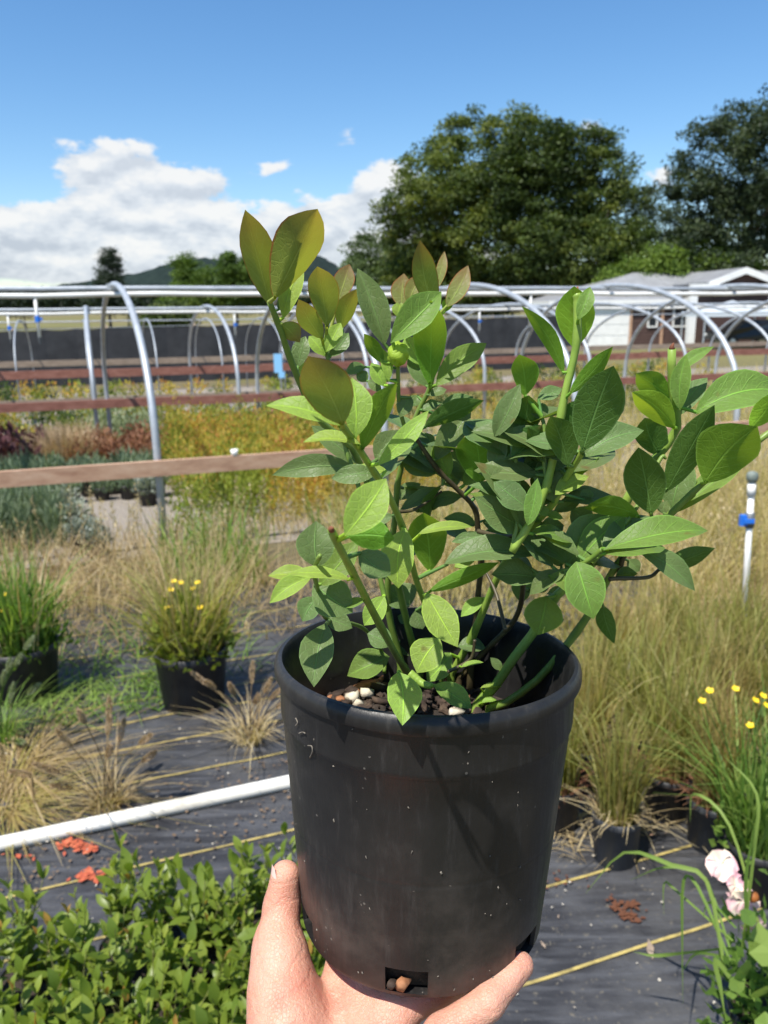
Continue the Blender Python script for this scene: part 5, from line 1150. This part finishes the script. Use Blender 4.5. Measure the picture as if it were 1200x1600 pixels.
def leaf_mesh(Pb, a, L, W, wd, N, fold, curl, seed, pet=None, name='leaf', mat=None, parent=None, org=None, tdroop=0.0, flat=False):
    r_ = random.Random(seed); ts = (-1, -.68, -.34, 0, .34, .68, 1); V = []; uv = []; skew = r_.uniform(-.08, .08); un = r_.uniform(0, 6); side = r_.uniform(-.06, .06); pw = r_.uniform(.97, 1.15)
    for s, f in SH:
        s2 = s ** pw
        for t in ts:
            hw = W / 2 * f * (1 + skew * t)
            if abs(t) == 1 and 0 < s < 1: hw *= 1 + r_.uniform(-.022, .022)
            ripple = 0.035 * W * math.sin(s * 9 + un + 2 * t) * abs(t) * f
            off = fold * abs(t) * W / 2 * f + curl * L * (4 * s * (1 - s)) - tdroop * L * s ** 3 + ripple
            V.append(Pb + a * (L * s2) + wd * (hw * t + side * L * math.sin(math.pi * s)) + N * off); uv.append((t * .5 + .5, s))
    Fc = [(j * 7 + i, j * 7 + i + 1, (j + 1) * 7 + i + 1, (j + 1) * 7 + i) for j in range(len(SH) - 1) for i in range(6)]
    if np.cross(V[8 + 6] - V[7 + 6], V[13 + 6] - V[7 + 6]) @ N < 0: Fc = [f[::-1] for f in Fc]
    if pet is not None:
        b0 = len(V); d = Pb - pet; ln = np.linalg.norm(d)
        if ln > 1e-5:
            d /= ln; n1_ = np.cross(d, [0.3, 0.5, 0.8]); n1_ /= np.linalg.norm(n1_); n2_ = np.cross(d, n1_); rp = min(.0009, W * .05 + .0003)
            for q, rr in ((pet, rp * 1.3), (Pb + a * L * .04, rp)):
                for k in range(5): an = 2 * math.pi * k / 5; V.append(q + rr * (math.cos(an) * n1_ + math.sin(an) * n2_)); uv.append((.5, .02))
            Fc = Fc + [(b0 + k, b0 + (k + 1) % 5, b0 + 5 + (k + 1) % 5, b0 + 5 + k) for k in range(5)]
    return mk(name, np.array(V) - (org if org is not None else 0), Fc, mat, parent, True, uv=uv)
def stem_near(px, py):
    best = None
    for o, C, Q in STEMS:
        d = np.hypot(Q[:, 0] - px, Q[:, 1] - py); i = int(d.argmin())
        if best is None or d[i] < best[0]: best = (d[i], o, C[i])
    return best
for ln_no, ln in enumerate(LEAVES.strip().splitlines()):
    f = ln.split(); ox, oy = OFFS[int(f[0])]; k = 1.0 if f[0] == '0' else 0.25
    bx, by, tx, ty, wp = ox + float(f[1]) * k, oy + float(f[2]) * k, ox + float(f[3]) * k, oy + float(f[4]) * k, float(f[5]) * k
    kind, side, off = f[6], f[7], float(f[8]) * 0.012; opt = {g[0]: float(g[1:]) for g in f[9:]}
    dist, so_, sp_ = stem_near(bx, by); Yb = opt.get('Y', sp_[1] + off); Pb = at(bx, by, Yb); dp = depth(Pb); lpx = math.hypot(tx - bx, ty - by); lm = lpx * dp / F
    upc = (by - ty) / lpx; hor = abs(tx - bx) / lpx
    lean = opt.get('k', (0.30 if side == 't' else -0.40) * upc + lf_rng.uniform(-.08, .08))
    Pt = at(tx, ty, Yb + lean * lm); a = Pt - Pb; L = np.linalg.norm(a); a /= L
    cdir = CAM - (Pb + Pt) / 2; cdir /= np.linalg.norm(cdir); w0 = np.cross(a, cdir); w0 /= np.linalg.norm(w0); nv_ = np.cross(w0, a)
    if nv_ @ cdir < 0: nv_ = -nv_
    phi = R(opt.get('r', 22.0)) * (0.25 + 0.75 * hor); sgn = 1.0 if w0[2] > 0 else -1.0
    if side == 'u': sgn = -sgn
    nvis = nv_ * math.cos(phi) + sgn * w0 * math.sin(phi); wd = np.cross(a, nvis); Nt = nvis if side == 't' else -nvis
    fold = opt.get('f', lf_rng.uniform(.16, .42)); W = wp * dp / F / max(.45, math.cos(phi)) * 1.06
    curl = opt.get('c', lf_rng.uniform(.03, .11)); ds = Pb - sp_; dn = np.linalg.norm(ds); pet = sp_ if dn < 0.045 else Pb - ds / dn * .045
    leaf_mesh(Pb, a, L, W, wd, Nt, fold, curl, ln_no, pet, 'leaf', LM[kind], so_, BASE)
# inner leaves that fill the middle of the bush (filler of the same kind, growing from the same stems)
fr = random.Random(21); nf = 0
while nf < 62:
    si = fr.choice([2, 3, 4, 5, 5, 6, 7, 8, 9, 11, 21, 22]); o, C, Q = STEMS[si]; i = fr.randrange(3, len(C) - 2); q = Q[i]
    if not (600 < q[0] < 1010 and 665 < q[1] < 905): continue
    an = fr.uniform(0, 6.28); d = np.array([math.cos(an), .55 + .5 * math.sin(an), fr.uniform(-.5, .6)]); d /= np.linalg.norm(d); L = fr.uniform(.022, .040); N = np.array([fr.uniform(-.4, .4), fr.uniform(-.7, .1), 1.0]); N -= d * (N @ d); N /= np.linalg.norm(N); Pb = C[i] + d * .004
    tp = proj(Pb + d * L)
    if not (560 < tp[0] < 1060 and 640 < tp[1] < 940): continue
    leaf_mesh(Pb, d, L, L * fr.uniform(.46, .60), np.cross(d, N), N, fr.uniform(.15, .4), fr.uniform(.02, .1), 900 + nf, C[i], 'leaf', LM[fr.choice('ddddm')], o, BASE); nf += 1
# the tight crumpled shoot tip in the middle, and cut stem ends
bc = at(622, 553, 0.392); bd = MB(); V = []; na, nb = 28, 18
for j in range(nb):
    th = 0.03 + (math.pi - .06) * j / (nb - 1)
    for i in range(na):
        ph = 2 * math.pi * i / na; g_ = abs(math.sin(1.5 * ph + 3.2 * th)); r_ = .0054 * (1 - .26 * (1 - g_) ** 3) * (1 + .12 * mnoise.noise(Vector((math.cos(ph) * 1.5, math.sin(ph) * 1.5, th * 2))))
        V.append(bc - BASE + np.array([r_ * math.sin(th) * math.cos(ph), r_ * math.sin(th) * math.sin(ph), -1.12 * r_ * math.cos(th)]))
bd.add(V, [(j * na + i, j * na + (i + 1) % na, (j + 1) * na + (i + 1) % na, (j + 1) * na + i) for j in range(nb - 1) for i in range(na)])
tag(bd.build('shoot_tip', LM['l'], STEMS[19][0], True), 'tight pale crumpled shoot tip')
M['cut'] = nmat('dried_cut', [(0.3, (0.10, 0.03, 0.015)), (0.7, (0.28, 0.11, 0.05))], 300, 0.8)
for si in (0, 6, 7):
    o, C, Q = STEMS[si]; d = C[-1] - C[-2]; d /= np.linalg.norm(d); MB().tube([C[-1] - d * .0005 - BASE, C[-1] + d * .0012 - BASE, C[-1] + d * .003 + np.array([.0008, 0, 0]) - BASE], [1.0 * (.0012 if si == 0 else .0018), .0011, .0003], 8).build('cut_end', M['cut'], o, True)

# ================================================================ THE HAND
def sdf_mesh(prims, h, pad=0.012):
    """prims: list of (group, A, ra, B, rb); groups are blended with their own radius, then together; surface nets give one skin"""
    P = np.array([q for p_ in prims for q in (p_[1], p_[3])]); rm = max(max(p_[2], p_[4]) for p_ in prims)
    lo = P.min(0) - rm - pad; hi = P.max(0) + rm + pad; dim = np.ceil((hi - lo) / h).astype(int) + 1
    X, Yg, Z = [lo[i] + h * np.arange(dim[i]) for i in range(3)]
    D = None; grp = {}
    for g, A_, ra, B_, rb in prims:
        ab = B_ - A_; l2 = ab @ ab + 1e-12
        px = X[:, None, None] - A_[0]; py = Yg[None, :, None] - A_[1]; pz = Z[None, None, :] - A_[2]
        t = np.clip((px * ab[0] + py * ab[1] + pz * ab[2]) / l2, 0, 1)
        d = np.sqrt((px - t * ab[0]) ** 2 + (py - t * ab[1]) ** 2 + (pz - t * ab[2]) ** 2) - (ra + (rb - ra) * t)
        k = 0.004 if g != 'palm' else 0.012
        if g in grp:
            a_ = grp[g]; hh = np.clip(.5 + .5 * (a_ - d) / k, 0, 1); grp[g] = a_ * (1 - hh) + d * hh - k * hh * (1 - hh)
        else: grp[g] = d
    D = grp.pop('palm'); pm = D
    for g, d in grp.items():
        k = 0.0065 if g != 'thumb' else 0.011; hh = np.clip(.5 + .5 * (D - d) / k, 0, 1); D = D * (1 - hh) + d * hh - k * hh * (1 - hh)
    S = D < 0; nx_, ny_, nz_ = D.shape
    c = S[:-1, :-1, :-1].astype(int)
    cnt = sum(S[i:nx_ - 1 + i, j:ny_ - 1 + j, k:nz_ - 1 + k].astype(int) for i in (0, 1) for j in (0, 1) for k in (0, 1))
    act = (cnt > 0) & (cnt < 8); ids = -np.ones(act.shape, int); I = np.argwhere(act); ids[act] = np.arange(len(I))
    acc = np.zeros((len(I), 3)); w_ = np.zeros(len(I)); cor = [(i, j, k) for i in (0, 1) for j in (0, 1) for k in (0, 1)]
    for a_ in range(8):
        for b_ in range(a_ + 1, 8):
            ca, cb = np.array(cor[a_]), np.array(cor[b_])
            if np.abs(ca - cb).sum() != 1: continue
            da = D[tuple((I + ca).T)]; db = D[tuple((I + cb).T)]; cr = (da < 0) != (db < 0); t = np.where(cr, da / (da - db + 1e-15), 0)
            acc += np.where(cr[:, None], ca + (cb - ca) * t[:, None], 0); w_ += cr
    V = lo + h * (I + acc / w_[:, None]); Fq = []
    for ax in range(3):
        o1, o2 = [a_ for a_ in range(3) if a_ != ax]
        s0 = [slice(1, -1)] * 3; s0[ax] = slice(0, -1); s1 = list(s0); s1[ax] = slice(1, None)
        E_ = np.argwhere(S[tuple(s0)] != S[tuple(s1)]); off = np.array([1, 1, 1]); off[ax] = 0; E_ = E_ + off
        inside = S[tuple(E_.T)]; d1 = np.zeros(3, int); d1[o1] = 1; d2 = np.zeros(3, int); d2[o2] = 1
        q = np.stack([ids[tuple((E_ - d1 - d2).T)], ids[tuple((E_ - d2).T)], ids[tuple(E_.T)], ids[tuple((E_ - d1).T)]], 1)
        fl = inside if ax != 1 else ~inside
        q[~fl] = q[~fl][:, ::-1]; Fq.append(q)
    return V, np.concatenate(Fq)
def skin_mat():
    mt, t, b = pmat('skin', (0.62, 0.36, 0.27), 0.46, 0, 0.4); c = t.n('ShaderNodeTexCoord').outputs['Object']
    f = t.noise(c, 35, 5, 0.6); f2 = t.noise(c, 420, 4, 0.6); mp = t.n('ShaderNodeMapping', i_Scale=(260, 260, 90)); mp.inputs['Rotation'].default_value = (0.3, 0.4, 0.5); t.l(c, mp.inputs[0]); f3 = t.noise(mp.outputs[0], 2.0, 4, 0.6)
    t.l(t.ramp(f, [(0.3, (0.50, 0.19, 0.13)), (0.5, (0.56, 0.275, 0.19)), (0.72, (0.60, 0.33, 0.24))]), b.inputs['Base Color'])
    b.inputs['Subsurface Weight'].default_value = 0.35; b.inputs['Subsurface Radius'].default_value = (1.0, 0.32, 0.16); b.inputs['Subsurface Scale'].default_value = 0.006
    vo = t.n('ShaderNodeTexVoronoi', feature='DISTANCE_TO_EDGE', i_Scale=520.0); t.l(c, vo.inputs[0])
    wv = t.n('ShaderNodeTexWave', wave_type='BANDS', bands_direction='Z', i_Scale=24.0, i_Distortion=9.0, i_Detail=3.0); wv.inputs['Detail Scale'].default_value = 1.5; t.l(c, wv.inputs[0])
    line_ = t.math('MULTIPLY', t.smooth(wv.outputs['Fac'], 0.22, 0.0), -0.42)
    bump(t, b, t.math('ADD', line_, t.math('ADD', t.math('MULTIPLY', t.smooth(vo.outputs['Distance'], 0.0, 0.12), 0.35), t.math('ADD', t.math('MULTIPLY', f2, 0.4), f3))), 0.45, 0.0013); return mt
M['skin'] = skin_mat()
hp = lambda px, py, Y: at(px, py, Y)
pr_ = []
def seg(g, *pts):
    for (p0, r0), (p1, r1) in zip(pts[:-1], pts[1:]): pr_.append((g, np.array(p0), r0, np.array(p1), r1))
ZB = BASE[2]                                            # underside of the pot
def bw(x, y, z): return np.array([BASE[0] + x, BASE[1] + y, ZB + z])
WR = bw(-0.066, -0.128, -0.072)                         # wrist
# knuckles of index .. little finger run under the pot; fingers point right and away
KN = {'index': bw(-0.040, -0.010, -0.0135), 'middle': bw(-0.026, -0.031, -0.0145), 'ring': bw(-0.016, -0.051, -0.0165), 'little': bw(-0.010, -0.086, -0.0290)}
for nme, rk in (('index', .0125), ('middle', .0125), ('ring', .0120), ('little', .0115)): seg('palm', (WR + (KN[nme] - WR) * .08, .019), ((WR + KN[nme]) / 2 + [0, 0, -.006], .0160), (KN[nme], rk))
seg('palm', (WR + [-.014, 0, 0], .019), (WR + [.014, .004, 0], .019))
seg('palm', (bw(-0.064, -0.085, -0.050), .021), (bw(-0.073, -0.055, -0.024), .0185), (bw(-0.078, -0.030, -.004), .014))      # ball of the thumb
seg('palm', (bw(-0.035, -0.108, -0.060), .019), (bw(-0.018, -0.088, -0.040), .0155))                                          # heel on the little finger side
seg('palm', (WR, .025), (WR + [-.012, -.045, -.03], .027), (WR + [-.045, -.16, -.10], .036), (WR + [-.075, -.25, -.15], .042))
seg('thumb', (bw(-0.078, -0.040, -.012), .0155), (hp(433, 1468, .372), .0112), (hp(441, 1414, .384), .0102), (hp(446, 1368, .388), .0086))
seg('index', (KN['index'], .0115), (bw(0.004, 0.012, -.0098), .0098), (bw(.032, 0.026, -.0090), .0085), (bw(.054, .036, -.0078), .0074))
seg('middle', (KN['middle'], .0115), (bw(.020, -.012, -.0102), .0098), (bw(.044, 0.004, -.0095), .0084), (bw(.062, .020, -.008), .0074))
seg('ring', (KN['ring'], .0110), (bw(.026, -.036, -.0108), .0095), (bw(.050, -.020, -.0105), .0082), (bw(.062, -.004, -.0095), .0072))
seg('little', (KN['little'], .0105), (hp(690, 1616, .322), .0090), (hp(762, 1566, .328), .0082), (hp(814, 1508, .346), .0070))
V, Fq = sdf_mesh(pr_, 0.0019)
hand = mk('hand', V - WR, Fq, M['skin'], None, True, loc=WR)
tag(hand, 'bare hand with raised thumb holding up the black pot', 'hand')
md = hand.modifiers.new('smooth', 'SMOOTH'); md.factor = 0.5; md.iterations = 4
M['nail'] = pmat('nail', (0.74, 0.48, 0.41), 0.28)[0]
def nail(cn, axis, out, L, W, rad):
    axis = axis / np.linalg.norm(axis); out = out - axis * (out @ axis); out /= np.linalg.norm(out); s = np.cross(axis, out); V = []; nn = 7
    for j in range(nn):
        for i in range(nn):
            t = 2 * i / (nn - 1) - 1; u = j / (nn - 1); ww = W * (0.75 + .25 * math.sin(math.pi * min(1, u * 1.1 + .05))) * (1 if u < .85 else .86); ang = t * ww / rad
            V.append(cn + axis * (L * (u - .5) * (1 - .12 * t * t)) + (rad + .0006 - .0006 * (u < .1)) * (out * math.cos(ang) + s * math.sin(ang)))
    return mk('nail', np.array(V) - WR, [(j * nn + i, j * nn + i + 1, (j + 1) * nn + i + 1, (j + 1) * nn + i) for j in range(nn - 1) for i in range(nn - 1)], M['nail'], hand, True)
nail(hp(446, 1366, .388), hp(442, 1360, .388) - hp(437, 1408, .384), np.array([-1, -.35, 0.10]), .0120, .0052, .0076)
